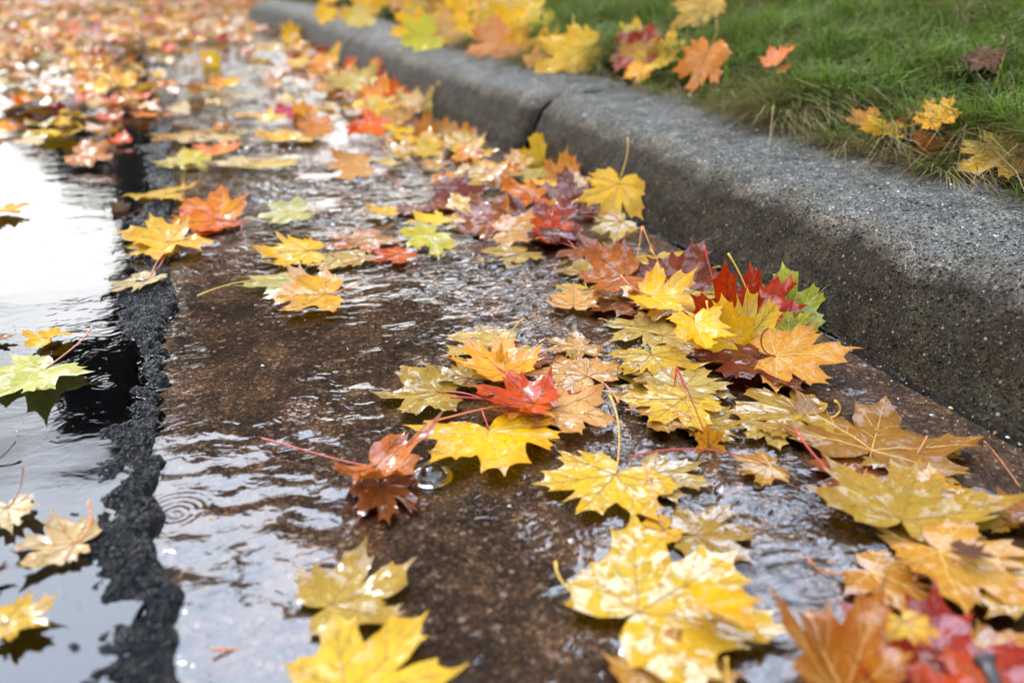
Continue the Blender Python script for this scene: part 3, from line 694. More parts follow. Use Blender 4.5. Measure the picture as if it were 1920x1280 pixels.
leaf('small bright yellow maple leaf hanging over the kerb from the grass', (1662, 222), (1640, 276), 'yellow', z=.030, film=.12, E=(1720, 220), eh=.035, stalkmat='red', w=.9, facing=(-.55, -.6, .6))
leaf('golden curled leaf behind the small bright yellow one', (1655, 240), (1660, 196), 'gold', ref=(1655, 372), dB=.08, dT=.10, film=.1, w=.7, cup=.3, tint=(.85, .75, 1), stalk=False)
leaf('orange brown leaf left of the small bright yellow one', (1638, 225), (1580, 238), 'amber', z=.022, film=.1, w=.8, cup=.35, tint=(1.3, 1.05, .9), stalk=False)
leaf('orange yellow leaf among the grass right of the small bright yellow one', (1765, 228), (1735, 188), 'gold', z=.05, film=.1, w=.6, tint=(.95, .85, 1), stalk=False)
leaf('rolled brown leaf on the kerb edge under straw', (1765, 285), (1695, 290), 'rust', z=.014, film=.1, fold=.7, w=.5, tint=(1.25, 1.4, 1.6), stalk=False)
leaf('large yellow brown spotted maple leaf on the kerb at the right edge', (1902, 272), (1808, 332), 'gold', z=.026, film=.45, tint=(.88, 1.02, 2.4), w=1.05, curl=.06, wav=.02, cup=.02, E=(1960, 235), eh=.03, lmax=.12, face=.25)
leaf('dark brown leaf sunk in the grass', (1860, 95), (1815, 140), 'brown', z=.03, film=.15, tint=(.7, .42, .5), w=.9)
# out of focus rim of leaves along the lawn, left part
SOFT = [
 ('soft pale yellow leaf, third from the left on the lawn rim', 805, 30, 750, 22, 'cream', {}), ('soft yellow leaf beside green grass on the lawn rim', 790, 50, 738, 66, 'yellow', {}),
 ('soft lime leaf tip below the soft yellow one on the lawn rim', 800, 68, 756, 84, 'lime', {}), ('soft orange yellow leaf in the middle of the lawn rim', 862, 20, 838, -12, 'yellow', {}),
 ('soft golden leaf over the kerb in the middle of the lawn rim', 872, 45, 832, 88, 'yellow', {}), ('soft tan leaf left of the golden one on the lawn rim', 838, 58, 800, 78, 'peach', {}),
 ('soft yellow leaf right of the golden one on the lawn rim', 880, 62, 900, 30, 'yellow', {}), ('large soft gold leaf high on the lawn rim', 905, 12, 975, 50, 'gold', {'tint': (1, 1.15, 5)}),
 ('soft salmon leaf on the kerb right of the golden one', 945, 70, 885, 108, 'peach', {'tint': (1.05, .8, .9)}), ('soft orange leaf bit between salmon leaf and sprawling yellow leaf', 965, 95, 1000, 85, 'orange', {'tint': (1, 1.3, 2)}),
 ('soft yellow green leaf standing apart in the grass', 1028, 62, 1030, 28, 'lime', {'tint': (1.3, 1.05, 1)}), ('soft orange leaf at the left end of the lawn rim', 690, 10, 660, 30, 'orange', {'tint': (1, 1.4, 2)}),
 ('soft yellow leaf near the left end of the lawn rim', 720, 20, 700, -5, 'yellow', {}), ('soft red leaf among yellow at the left end of the lawn rim', 628, 12, 622, -12, 'redorange', {}),
 ('soft pale leaf on the kerb at the left end of the lawn rim', 672, 32, 700, 45, 'cream', {}), ('soft yellow leaf on the kerb edge at the left end of the lawn rim', 612, 22, 604, 45, 'yellow', {}),
 ('soft brown orange leaf at the top edge over the lawn rim', 745, -10, 790, 4, 'peach', {}), ('soft orange leaf at the top edge above the golden leaf', 905, -8, 880, 10, 'orange', {'tint': (1, 1.4, 1)}),
]
for lb, bx, by, tx, ty, m, o in SOFT:
    leaf(lb, (bx-(tx-bx)*.25, by-(ty-by)*.25), (tx+(tx-bx)*.25, ty+(ty-by)*.25), m, z=.012, film=.12, lod=1, cup=.1, w=.95, face=.55, lmax=.13, **o)
# out of focus leaves along the kerb and in the rush of water
MID = [
 ('soft orange leaf standing against the kerb far up the gutter', 738, 205, 740, 148, 'redorange', 1, (1.1, 1.6, 1)), ('soft brown leaf pile at the kerb with pointed top', 795, 258, 802, 205, 'amber', 1, (1.1, .9, .8)),
 ('soft tan spike of leaf right of the brown pile', 836, 252, 836, 212, 'peach', 1, (1, .9, .7)), ('soft orange spike of leaf nearest the kerb joint', 872, 262, 873, 225, 'gold', 1, (.9, .7, 1)),
 ('soft pale spike of leaf between the two others', 855, 268, 853, 235, 'peach', 1, (1, .95, 1)), ('soft orange flap at the foot of the spikes', 865, 280, 825, 272, 'orange', 0, (.9, 1, 1)),
 ('soft yellow leaf heaped in front of the brown pile', 770, 250, 722, 245, 'yellow', 0, (1, 1, 1)), ('soft yellow leaf below the heaped yellow one', 780, 262, 735, 275, 'yellow', 0, (1, .85, 1)),
 ('soft yellow green leaf awash in front of the brown pile', 815, 275, 760, 290, 'lime', 0, (1.2, .9, 1)), ('soft red orange leaf at the left of the yellow heap', 720, 240, 652, 230, 'redorange', 0, (1.1, 1.3, 1)),
 ('soft red leaf drooping into the water left of the heap', 668, 235, 658, 258, 'redorange', 0, (1.1, 1, 1)), ('soft orange leaf above the red orange one by the kerb', 735, 215, 700, 205, 'orange', 0, (1, 1, 1)),
 ('soft tan leaf with points behind the orange standing leaf', 690, 200, 690, 150, 'peach', 1, (.9, .75, .5)), ('soft crimson leaf in the rush of water', 545, 208, 502, 218, 'crimson', 0, (1, 1, 1)),
 ('soft orange leaf standing in the rush of water', 568, 220, 568, 180, 'gold', 1, (1, .8, 1)), ('soft yellow leaf behind the standing orange one', 625, 170, 600, 178, 'yellow', 0, (1, 1, 1)),
 ('soft orange leaf with a dark tip far up the kerb', 600, 128, 575, 118, 'orange', 0, (1, 1.2, 1)), ('soft deep orange leaf below the dark tipped one', 608, 130, 572, 140, 'orange', 0, (1, .95, 1)),
 ('soft red orange leaf standing near the deep orange one', 645, 152, 645, 122, 'redorange', 1, (1.1, 1.4, 1)), ('soft yellow leaf in front of the red orange standing one', 640, 165, 612, 172, 'yellow', 0, (1, 1, 1)),
 ('soft tall yellow leaf standing at the far kerb', 545, 72, 545, 32, 'yellow', 1, (1, .95, 1)), ('soft yellow leaf right of the tall one at the far kerb', 560, 85, 562, 62, 'gold', 1, (1, 1, 1)),
 ('soft yellow blot of a leaf before the stream widens', 395, 120, 397, 84, 'yellow', 1, (1, 1, 1)), ('soft orange leaf of the pair left of the stream', 420, 160, 392, 150, 'orange', 0, (1, 1.1, 1)),
 ('soft yellow leaf of the pair left of the stream', 428, 162, 452, 148, 'yellow', 0, (1, .9, 1)), ('soft yellow leaf low in front of the pair', 400, 168, 360, 175, 'yellow', 0, (.9, .85, 1)),
 ('soft yellow leaf pair on the dark puddle rim, front one', 118, 250, 82, 262, 'yellow', 0, (1, 1, 1)), ('soft yellow leaf pair on the dark puddle rim, back one', 105, 228, 138, 238, 'yellow', 0, (1, .92, 1)),
 ('soft yellow leaf with a red neighbour on the dark puddle', 190, 252, 222, 246, 'yellow', 0, (1, .95, 1)), ('soft red leaf right of its yellow neighbour on the dark puddle', 218, 256, 250, 272, 'redorange', 0, (1, .8, 3)),
 ('soft orange leaf at the left edge above the bright puddle', -5, 250, 28, 232, 'orange', 0, (1, 1.1, 1)), ('soft brown pink leaf alone on the dark puddle', 140, 292, 225, 298, 'peach', 0, (.8, .6, .6)),
 ('soft cream leaf at the rim of the bright puddle', 45, 262, 88, 272, 'beige', 0, (1, 1, 1)), ('soft coral leaf above the dark strip', 300, 215, 258, 226, 'redorange', 0, (1, 2, 6)),
 ('soft cream leaf right of the coral leaf', 345, 200, 310, 212, 'beige', 0, (1, 1, 1)), ('soft tan leaf afloat at the head of the brown water', 470, 220, 432, 225, 'beige', 0, (1, .9, .7)),
 ('soft beige leaf afloat below the tan one', 440, 262, 375, 268, 'beige', 0, (.9, .8, .6)), ('soft coral leaf on brown water below the beige one', 400, 290, 420, 275, 'redorange', 0, (1.1, 2, 5)),
 ('soft tan leaf strip in the white water', 680, 300, 610, 330, 'peach', 0, (.9, .8, .7)), ('soft orange leaf strip in the white water', 620, 235, 545, 245, 'peach', 0, (1, .7, .4)),
 ('soft cream leaf awash in the white water', 740, 305, 700, 312, 'cream', 0, (1, .9, 1)), ('soft orange dot of a leaf at the edge of the white water', 500, 250, 483, 254, 'gold', 0, (1, 1, 1)),
]
for lb, bx, by, tx, ty, m, st, tn in MID:
    if st: leaf(lb, (bx, by), (tx, ty), m, ref=(bx, by+6), film=.15, lod=1, w=.8, tint=tn, stalk=False)
    else: leaf(lb, (bx, by), (tx, ty), m, z=.012, film=.35, lod=1, cup=.15, tint=tn, stalk=False)

# sodden mat along the kerb foot and through the two clusters
def mat(n, poly, mats, word, seed, L=(70, 120), film=(.6, 1), zr=(.002, .012), face=0, group=None, soft=False):
    r_ = random.Random(seed); xs = [p[0] for p in poly]; ys = [p[1] for p in poly]; k = 0
    def inside(x, y):
        c = False; j = len(poly)-1
        for i in range(len(poly)):
            if (poly[i][1] > y) != (poly[j][1] > y) and x < (poly[j][0]-poly[i][0])*(y-poly[i][1])/(poly[j][1]-poly[i][1])+poly[i][0]: c = not c
            j = i
        return c
    while k < n:
        x, y = r_.uniform(min(xs), max(xs)), r_.uniform(min(ys), max(ys))
        if not inside(x, y): continue
        k += 1; m = r_.choice(mats); an = r_.uniform(0, 6.28); l = r_.uniform(*L)
        dx, dy = l*math.cos(an)*.5, l*math.sin(an)*.5*(.45+.4*face)
        leaf('%s leaf %s' % (WORD[m], word), (x-dx, y-dy), (x+dx, y+dy), m, z=r_.uniform(*zr), film=r_.uniform(*film), face=face*r_.uniform(.6, 1.3), lod=1 if soft else 0, veins=not soft,
             stalk=r_.random() < .5, group='%s leaves %s' % (WORD[m], word), curl=.3, cup=r_.uniform(-.1, .25), lmax=r_.uniform(.055, .085) if not soft else r_.uniform(.07, .12), awash=not face)
WORD = dict(yellow='bright yellow', lemon='lemon yellow', cream='pale yellow', beige='beige', peach='peach coloured', orange='orange', redorange='red orange', amber='golden brown', palegreen='pale green', crimson='crimson', rust='rust brown', gold='golden', maroon='maroon', olive='olive', red='red', lime='lime', green='green', brown='dead brown')
mat(14, [(690, 235), (860, 260), (1010, 300), (1000, 340), (880, 345), (700, 290)], ['yellow', 'gold', 'rust', 'lemon', 'orange', 'peach', 'amber'], 'in the soggy mat between the spikes and the joint pile', 21, (60, 95), face=.25)
mat(10, [(860, 330), (1080, 330), (1080, 440), (880, 430)], ['gold', 'rust', 'amber', 'orange', 'maroon', 'yellow', 'peach'], 'packed into the pile at the kerb joint', 22, (70, 110), face=.3, zr=(.006, .03))
mat(10, [(1000, 450), (1190, 450), (1310, 540), (1290, 640), (1120, 620), (1040, 520)], ['cream', 'amber', 'olive', 'lemon', 'rust'], 'soaking among the waves left of the kerb cluster', 23, (90, 140))
mat(7, [(1180, 660), (1420, 680), (1560, 790), (1450, 850), (1230, 790)], ['olive', 'cream', 'amber', 'lemon'], 'drowned below the kerb cluster', 24, (100, 150), film=(.85, 1))
mat(6, [(1480, 860), (1900, 880), (1940, 1290), (1640, 1290), (1560, 1090)], ['amber', 'rust', 'maroon', 'olive', 'amber', 'gold'], 'in the soaked heap at the lower right', 25, (130, 200), zr=(.002, .008))
mat(5, [(850, 620), (1080, 620), (1130, 780), (900, 790)], ['olive', 'amber', 'peach', 'rust', 'cream'], 'slipped under the middle cluster', 26, (90, 130), zr=(.002, .006))
mat(20, [(560, 80), (640, 90), (820, 190), (760, 240), (640, 190), (540, 120)], ['orange', 'redorange', 'yellow', 'gold', 'peach', 'cream', 'amber'], 'in the blurred drift along the far kerb', 27, (50, 80), film=(.2, .6), face=.35, zr=(.005, .03), soft=True)
mat(28, [(570, -10), (1000, -10), (1010, 60), (950, 105), (820, 80), (660, 35)], ['yellow', 'gold', 'lemon', 'peach', 'orange', 'lemon', 'yellow', 'cream', 'amber'], 'in the blurred heap on the lawn rim', 28, (70, 110), film=(.1, .2), face=.5, zr=(.012, .03), soft=True)
mat(9, [(990, 60), (1340, 60), (1340, 150), (1200, 160), (1010, 130)], ['lemon', 'gold', 'amber', 'peach'], 'in the drift on the lawn edge above the joint', 29, (90, 140), film=(.1, .2), face=.5, zr=(.012, .03))
mat(10, [(240, 150), (480, 120), (640, 250), (480, 320), (310, 300)], ['beige', 'peach', 'cream', 'lemon', 'redorange', 'amber'], 'afloat where the far carpet breaks up', 30, (45, 80), film=(.4, .8), soft=True)

# ------------------------------------------------------------------ the carpet of leaves farther off
FARMAT = [('yellow', 10), ('lemon', 16), ('cream', 22), ('beige', 26), ('peach', 22), ('orange', 9), ('redorange', 8), ('amber', 6), ('palegreen', 4), ('crimson', 2), ('rust', 5), ('gold', 10)]
bag = [m for m, k in FARMAT for _ in range(k)]
protos = {}
for m, _ in FARMAT:
    protos[m] = []
    for k in range(4):
        r_ = random.Random(900+k*31+len(m)); bend = Bend(r_, dict(cup=r_.uniform(-.1, .35), curl=.5, fold=r_.uniform(0, .3)))
        V, flat, rim, Fc, warp = leaf_geo(r_, bend, 3, 1)
        me = blade_mesh(V, flat, rim, Fc, lambda p: Vector(p), 'far_leaf'); me.materials.append(LM[m]); protos[m].append(me)
cand = []
rr = random.Random(77)
while len(cand) < 2000:
    y = 2.0+7.6*rr.random(); x = -4.2+5.6*rr.random()
    if x > kerbx(y)-.02 and y < 6.45: continue
    px, py = proj(Vector((x, y, 0)))
    if px < -60 or py < -25: continue
    # thin out towards the puddle and over the open water
    dens = .82*float(sstep(310, 110, py))*(.55+.9*float(vn(x*1.6, y*1.1, 3)+.5))
    if px > 330: dens *= .35+.65*float(sstep(95, 60, py))
    if 270 < px < 480 and py > 115: dens *= .25
    if 470 < px and py < 95: dens *= .6
    if py > 290 or rr.random() > dens: continue
    dist = math.hypot(x, y)
    cand.append((dist, x, y, rr.choice(bag), rr.randrange(4), rr.uniform(0, 6.28), rr.uniform(.050, .074), rr.uniform(-.35, .35), rr.uniform(-.35, .35)))
cand.sort()
NIND = 28
for i, (dist, x, y, m, k, yaw, L, tx, ty) in enumerate(cand[:NIND]):
    o = link('maple_leaf', protos[m][k], loc=(x, y, .012+.006*rr.random())); o.rotation_euler = (tx*.6, ty*.6, yaw); o.scale = (L, L, L)
    v = rr.uniform(.85, 1.1); o.color = (v*1.25, v*1.2, v*1.9, .6)  # tint lightened to paint bright wet glare into the far leaves
    tag(o, '%s leaf far back in the blurred carpet of leaves on the road' % WORD[m], 'leaf', '%s leaves in the blurred far carpet' % WORD[m])
# the rest of the carpet: past counting, one object
VV = []; FF = []; MI = []; FL = []; RM = []
mats = [LM[m] for m, _ in FARMAT]; names = [m for m, _ in FARMAT]
for (dist, x, y, m, k, yaw, L, tx, ty) in cand[NIND:]:
    me = protos[m][k]; base = len(VV)
    from mathutils import Euler
    mt = Euler((tx, ty, yaw)).to_matrix()
    lift = rr.uniform(.012, .03)
    for v in me.vertices:
        q = mt @ (v.co*L); VV.append((x+q.x, y+q.y, max(.002, lift+q.z)))
    for a in me.attributes['flat'].data: FL.append(tuple(a.vector))
    for a in me.attributes['rim'].data: RM.append(a.value)
    for p in me.polygons: FF.append(tuple(base+i for i in p.vertices)); MI.append(names.index(m))
me = bpy.data.meshes.new('leaf_carpet'); me.from_pydata(VV, [], FF)
a = me.attributes.new('flat', 'FLOAT_VECTOR', 'POINT'); a.data.foreach_set('vector', np.asarray(FL, np.float32).ravel())
a = me.attributes.new('rim', 'FLOAT', 'POINT'); a.data.foreach_set('value', np.asarray(RM, np.float32))
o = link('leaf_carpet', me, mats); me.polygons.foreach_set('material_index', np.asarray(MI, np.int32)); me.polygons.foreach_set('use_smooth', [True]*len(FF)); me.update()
o.color = (1.25, 1.2, 1.9, .6)  # carpet colour raised too, standing in for bright wet reflection
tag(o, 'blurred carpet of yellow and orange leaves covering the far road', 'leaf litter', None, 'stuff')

# a bubble, loose stalks, a twig
def dome(c, r):
    V = []; Fc = []; n = 28; k = 10
    for j in range(k):
        a = j/k*math.pi/2*1.0
        for i in range(n):
            w = 2*math.pi*i/n; V.append((r*math.cos(a)*math.cos(w), r*math.cos(a)*math.sin(w), r*.92*math.sin(a)))
    V.append((0, 0, r*.92))
    for j in range(k-1):
        for i in range(n): Fc.append((j*n+i, j*n+(i+1) % n, (j+1)*n+(i+1) % n, (j+1)*n+i))
    for i in range(n): Fc.append(((k-1)*n+i, (k-1)*n+(i+1) % n, k*n))
    # little skirt of lifted water round the foot
    base = len(V)
    for rr_, zz in ((1.0, .02*r), (1.12, .10*r), (1.28, .03*r), (1.45, .0)):
        for i in range(n):
            w = 2*math.pi*i/n; V.append((r*rr_*math.cos(w), r*rr_*math.sin(w), zz))
    for j in range(3):
        for i in range(n): Fc.append((base+j*n+i, base+j*n+(i+1) % n, base+(j+1)*n+(i+1) % n, base+(j+1)*n+i))
    return py_mesh('water_bubble', V, Fc)
def m_bubble():
    s = NT('bubble_skin')
    n = s.noise(s.pos(), 260, 3, .6)
    nr = s.bump(n, .5, .001)
    fr = s.n('ShaderNodeFresnel'); fr.inputs['IOR'].default_value = 2.2; s.l(nr, fr.inputs['Normal'])
    gl = s.n('ShaderNodeBsdfGlossy'); gl.inputs['Roughness'].default_value = .04; s.l(nr, gl.inputs['Normal'])
    tr = s.n('ShaderNodeBsdfTransparent')
    mx = s.n('ShaderNodeMixShader'); s.l(fr.outputs[0], mx.inputs[0]); s.l(tr.outputs[0], mx.inputs[1]); s.l(gl.outputs[0], mx.inputs[2])
    return s.done(mx.outputs[0])
b = ground(810, 898); o = link('water_bubble', dome(b, .0135), m_bubble(), loc=(b.x, b.y, .003)); tag(o, 'clear round water bubble beside the crumpled rust leaf', 'bubble')
def loose(label, pts, mat, name='leaf_stalk', r=.0009, cat='leaf stalk'):
    P = [hit(p[0], p[1], p[2]) for p in pts]; c = P[0].copy()
    o = link(name, stalk_mesh([p-c for p in P], r*.8, r), mat, loc=c); tag(o, label, cat, 'loose leaf stalks' if name == 'leaf_stalk' else None)
loose('thin tan leaf stalk in the water close to the kerb at the right', [(1912, 912, .003), (1870, 850, .006), (1845, 826, .008)], STALK['orange'], r=.0006)
loose('short red stalk poking up left of the orange arch', [(1300, 775, .004), (1280, 735, .012), (1270, 692, .02)], STALK['red'])
loose('dark stalk at the left edge of the bright puddle', [(-5, 862, .006), (12, 850, .01), (28, 828, .014)], STALK['dark'])
loose('pale yellow stalk upright at the bottom edge on the orange brown leaf', [(1366, 1290, .012), (1364, 1262, .02), (1362, 1232, .026)], STALK['yellow'])
loose('thin pink stalk in the rushing water above the golden leaf', [(592, 402, .004), (592, 388, .01), (594, 375, .014)], STALK['pink'])
loose('thin red stalk across the white water', [(768, 368, .004), (750, 345, .01), (722, 325, .01)], STALK['red'])
loose('orange stalk rising left of the maroon standing leaf', [(1192, 498, .004), (1200, 462, .02), (1203, 425, .035)], STALK['orange'])
loose('dark blunt twig end in the bottom right corner', [(1875, 1300, .045), (1862, 1270, .05), (1846, 1238, .05)], STALK['dark'], name='twig', r=.005, cat='twig')

# grit and crumbs of leaf at the kerb foot and between the leaves: past counting
CR = random.Random(4); V = []; Fc = []; C = []
for k in range(1500):
    q = CR.random()
    if q < .45: y = CR.uniform(.45, 2.6); x = kerbx(y)-abs(CR.gauss(0, .03))-.004; z = .0035
    elif q < .8: y = CR.uniform(.45, 2.2); x = CR.uniform(-.05, .70); z = .003
    elif q < .9: y = CR.uniform(.4, 1.6); x = CR.uniform(-.5, -.1); z = .0055
    else: y = CR.uniform(.5, 2.4); x = kerbx(y)+CR.uniform(.11, .29); z = float(terrain(x, y))+.001
    r0 = CR.uniform(.0006, .0016) if CR.random() < .85 else CR.uniform(.0016, .0035)
    a0 = CR.uniform(0, 6.28); base = len(V); n = 5
    for i in range(n):
        w_ = a0+i*6.283/n; rr_ = r0*CR.uniform(.6, 1.3)*(1 if i % 2 else .7); V.append((x+rr_*math.cos(w_), y+rr_*math.sin(w_), z))
    V.append((x, y, z+r0*CR.uniform(.4, .9)))
    for i in range(n): Fc.append((base+i, base+(i+1) % n, base+n))
    col = CR.choice([(.20, .12, .06), (.10, .05, .02), (.05, .03, .02), (.45, .30, .12), (.42, .38, .32), (.36, .12, .02), (.62, .58, .5)])
    C += [col+(1,)]*(n+1)
me = py_mesh('debris', V, Fc, False); at_ = me.attributes.new('tint', 'FLOAT_COLOR', 'POINT'); at_.data.foreach_set('color', np.asarray(C, np.float32).ravel())
s = NT('crumbs'); a_ = s.n('ShaderNodeAttribute'); a_.attribute_name = 'tint'
tag(link('debris', me, s.done(s.bsdf(Base_Color=a_.outputs['Color'], Roughness=.4).outputs[0])), 'tiny grit and leaf crumbs scattered over gutter and kerb', 'debris', None, 'stuff')

# ------------------------------------------------------------------ setting
# soil sheet to the horizon
me = np_mesh('ground', [(-80, -80, -.12), (80, -80, -.12), (80, 80, -.12), (-80, 80, -.12)], [(0, 1, 2, 3)], False)
tag(link('ground', me, m_soil()), kind='structure', label='dark soil under the whole place', cat='ground')
# asphalt road
def edge_x(y): return -.078+.012*fbm(y*9, y*0+3.3, 3, 2)+.005*vn(y*60, y*0+.7, 4)
def gridmesh(name, xs, ys, fz, attrs=None):
    X, Y = np.meshgrid(xs, ys); Z = fz(X, Y)
    V = np.stack([X, Y, Z], -1).reshape(-1, 3)
    return np_mesh(name, V, grid_faces(len(xs), len(ys)), True, {k: f(X, Y).ravel() for k, f in (attrs or {}).items()})
xs = np.concatenate([np.linspace(-7, -.7, 50)[:-1], np.arange(-.7, -.3, .006), np.arange(-.3, -.035, .0022)])
ys = np.concatenate([np.linspace(-1, .3, 20)[:-1], np.arange(.3, 1.3, .0024), np.arange(1.3, 2.6, .006), np.linspace(2.6, 9.2, 120)])
def zroad(X, Y):
    ex = edge_x(Y)+.006*fbm(X*40, Y*40, 3, 7)
    d = ex-X
    wid = .074+.020*fbm(Y*6, Y*0+9, 2, 5)-.02*sstep(.9, 1.5, Y)-.042*np.exp(-((Y-.95)/.16)**2)
    strip = sstep(wid+.030, wid-.020, d+.022*fbm(X*45, Y*45, 3, 8))
    lump = np.abs(vn(X*110, Y*110, 1))*.55+np.abs(vn(X*230, Y*230, 3))*.55+.35*fbm(X*30, Y*30, 2, 6)
    z = -.008+.0025*fbm(X*18, Y*18, 3, 9)+.0022*np.abs(vn(X*120, Y*120, 11))*sstep(1.6, 1.0, Y)
    z = z+strip*(.0105+.0058*lump)
    drop = sstep(.004, -.008, d)
    return z*(1-drop)+drop*-.03
tag(link('road', gridmesh('road', xs, ys, zroad), m_asphalt()), kind='structure', label='wet black asphalt road with a ragged raised edge', cat='road')
# gutter pan
xs = np.concatenate([np.arange(-.135, .76, .006)]); ys = np.concatenate([np.arange(.25, 2.2, .006), np.linspace(2.2, 8.6, 120)])
def zgut(X, Y):
    off = kerbx(Y)-.722
    z = -.007+.0018*fbm(X*7, Y*7, 3, 1)+.0012*np.abs(fbm(X*60, Y*60, 3, 5))
    z += .0035*sstep(.10, -.06, X)*sstep(.80, .55, Y)
    z -= .012*sstep(-.085, -.11, X)
    cr = np.abs(Y-(1.37+.10*(X+.08)+.012*fbm(X*14, X*0+1, 2, 3)))
    return z-.006*sstep(.007, .002, cr)*sstep(.32, .10, X)
def gutshift(me):
    n = len(me.vertices); c = np.empty(n*3, np.float32); me.vertices.foreach_get('co', c); c = c.reshape(-1, 3)
    t = np.clip((c[:, 0]+.135)/.895, 0, 1); c[:, 0] += t*(kerbx(c[:, 1])-.722+.0)
    me.vertices.foreach_set('co', c.ravel()); me.update(); return me
tag(link('gutter', gutshift(gridmesh('gutter', xs, ys, zgut)), m_gutter()), kind='structure', label='brown exposed aggregate concrete gutter', cat='gutter')
# water in the gutter: real little waves, agitated where the stream runs
def blob(X, Y, px, py, rx, ry, k):
    g = ground(px, py); return k*np.exp(-((X-g.x)/rx)**2-((Y-g.y)/ry)**2)
def agit(X, Y):
    a = .34+0*X
    for q in [(1000, 560, .17, .20, 1.1), (1200, 600, .15, .16, 1.1), (800, 500, .2, .17, .6), (1420, 960, .14, .11, 1.1), (1430, 1150, .13, .09, 1.0), (620, 330, .30, .55, 1.1), (850, 330, .22, .3, .9),
              (520, 140, .4, 1.2, .9), (1250, 800, .16, .10, .6), (370, 1000, .07, .07, .3), (1000, 470, .2, .2, .5), (640, 740, .08, .12, .25), (1650, 960, .1, .1, .3), (450, 930, .06, .05, .35)]:
        a = a+blob(X, Y, *q)
    return np.clip(a*(.8+.7*fbm(X*9, Y*9, 2, 4)), .10, 1.5)
def zwater(X, Y):
    a = agit(X, Y)
    wx = X+.02*fbm(X*14, Y*14, 2, 3); wy = Y+.02*fbm(X*14+5, Y*14, 2, 6)
    z = .0019*fbm(wx*26, wy*40, 2, 1)+.0010*vn(wx*75, wy*95, 9)
    film = sstep(.05, -.055, X)*sstep(.82, .6, Y)
    return z*a+.0005*fbm(X*5, Y*5, 2, 2)-.0006*film+.0042*sstep(.704, .724, X)**2*np.clip(.8+.6*fbm(X*0+2, Y*16, 3, 5), .1, 1.4)
xs = np.arange(-.125, .735, .0045); ys = np.concatenate([np.arange(.25, 2.4, .0045), np.linspace(2.4, 8.6, 300)])
tag(link('water', gutshift(gridmesh('water', xs, ys, zwater, {'agit': agit})), m_water('stream_water', 2.2, 1.0)), kind='structure', label='clear water rippling down the gutter', cat='water')
# puddle on the road
xs = np.concatenate([np.linspace(-7, -.9, 40)[:-1], np.arange(-.9, -.022, .008)]); ys = np.concatenate([np.linspace(-.5, .3, 10)[:-1], np.arange(.3, 2.4, .008), np.linspace(2.4, 9.2, 160)])
def pagit(X, Y): return np.clip(.06+.12*sstep(.3, .0, -X-.07)*sstep(.5, .9, Y)*(.4+fbm(X*20, Y*20, 2, 3))+.14*sstep(.75, 1.1, Y), .03, .5)
def pudshift(me):
    n = len(me.vertices); q = np.empty(n*3, np.float32); me.vertices.foreach_get('co', q); q = q.reshape(-1, 3)
    q[:, 0] += edge_x(q[:, 1]); me.vertices.foreach_set('co', q.ravel()); me.update(); return me
tag(link('puddle', pudshift(gridmesh('puddle', xs, ys, lambda X, Y: .0029+.0003*fbm(X*9, Y*14, 2, 5), {'agit': pagit})), m_water('puddle_water', 2.05, .6)), kind='structure', label='still puddle mirroring the sky on the asphalt', cat='puddle')
# kerb stones
def kerb(y0, y1, ny, seed, chop0=0.0, chop1=0.0):
    prof = [(-.012, -.06), (-.004, -.02)]+list(zip(PD, PZ))+[(.305, .145), (.308, -.06)]
    P = []
    for i in range(len(prof)-1):
        a, b = prof[i], prof[i+1]; n = max(1, int(math.dist(a, b)/.0055)) if 1 <= i < len(prof)-2 else 2
        for k in range(n): P.append((a[0]+(b[0]-a[0])*k/n, a[1]+(b[1]-a[1])*k/n))
    P.append(prof[-1]); P = np.array(P)
    # smooth the profile a little, take normals
    for _ in range(2): P[1:-1] = .25*P[:-2]+.5*P[1:-1]+.25*P[2:]
    T = np.gradient(P, axis=0); N = np.stack([-T[:, 1], T[:, 0]], -1); N /= np.linalg.norm(N, axis=1)[:, None]+1e-9
    ys = np.linspace(y0, y1, ny); s = np.arange(len(P))*.0055
    S, Yg = np.meshgrid(s, ys)
    dis = .0035*fbm(S*9, Yg*9, 3, seed)+.0016*fbm(S*60, Yg*60, 3, seed+2)-.0016*np.clip(vn(S*130, Yg*130, seed+1)-.35, 0, 1)
    endf = np.minimum(sstep(0, .02, Yg-y0+.002), sstep(0, .02, y1-Yg+.002)); dis = dis-.012*(1-endf)
    X = P[:, 0][None, :]+N[:, 0][None, :]*dis+kerbx(Yg); Z = P[:, 1][None, :]+N[:, 1][None, :]*dis
    return np_mesh('kerb', np.stack([X, Yg, Z], -1).reshape(-1, 3), grid_faces(len(P), ny)[:, ::-1])
KM = m_kerb()
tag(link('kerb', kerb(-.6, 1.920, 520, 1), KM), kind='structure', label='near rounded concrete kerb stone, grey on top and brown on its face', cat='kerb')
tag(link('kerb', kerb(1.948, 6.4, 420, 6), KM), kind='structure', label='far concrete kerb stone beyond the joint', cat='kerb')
# lawn bank
xs = np.concatenate([np.arange(.27, .7, .012), np.linspace(.7, 5, 30)]); ys = np.concatenate([np.arange(.2, 3, .02), np.linspace(3, 6.9, 60)])
def zbank(D, Y):
    return .142+.045*sstep(.295, .40, D+.03*fbm(D*12, Y*12, 2, 3))+.30*np.clip(D-.33, 0, 1.6)+.012*fbm(D*9, Y*9, 3, 8)
D, Yg = np.meshgrid(xs, ys)
me = np_mesh('lawn_bank', np.stack([D+kerbx(Yg), Yg, zbank(D, Yg)], -1).reshape(-1, 3), grid_faces(len(xs), len(ys)))
tag(link('lawn_bank', me, m_soil()), kind='structure', label='dark earth bank under the lawn', cat='lawn')
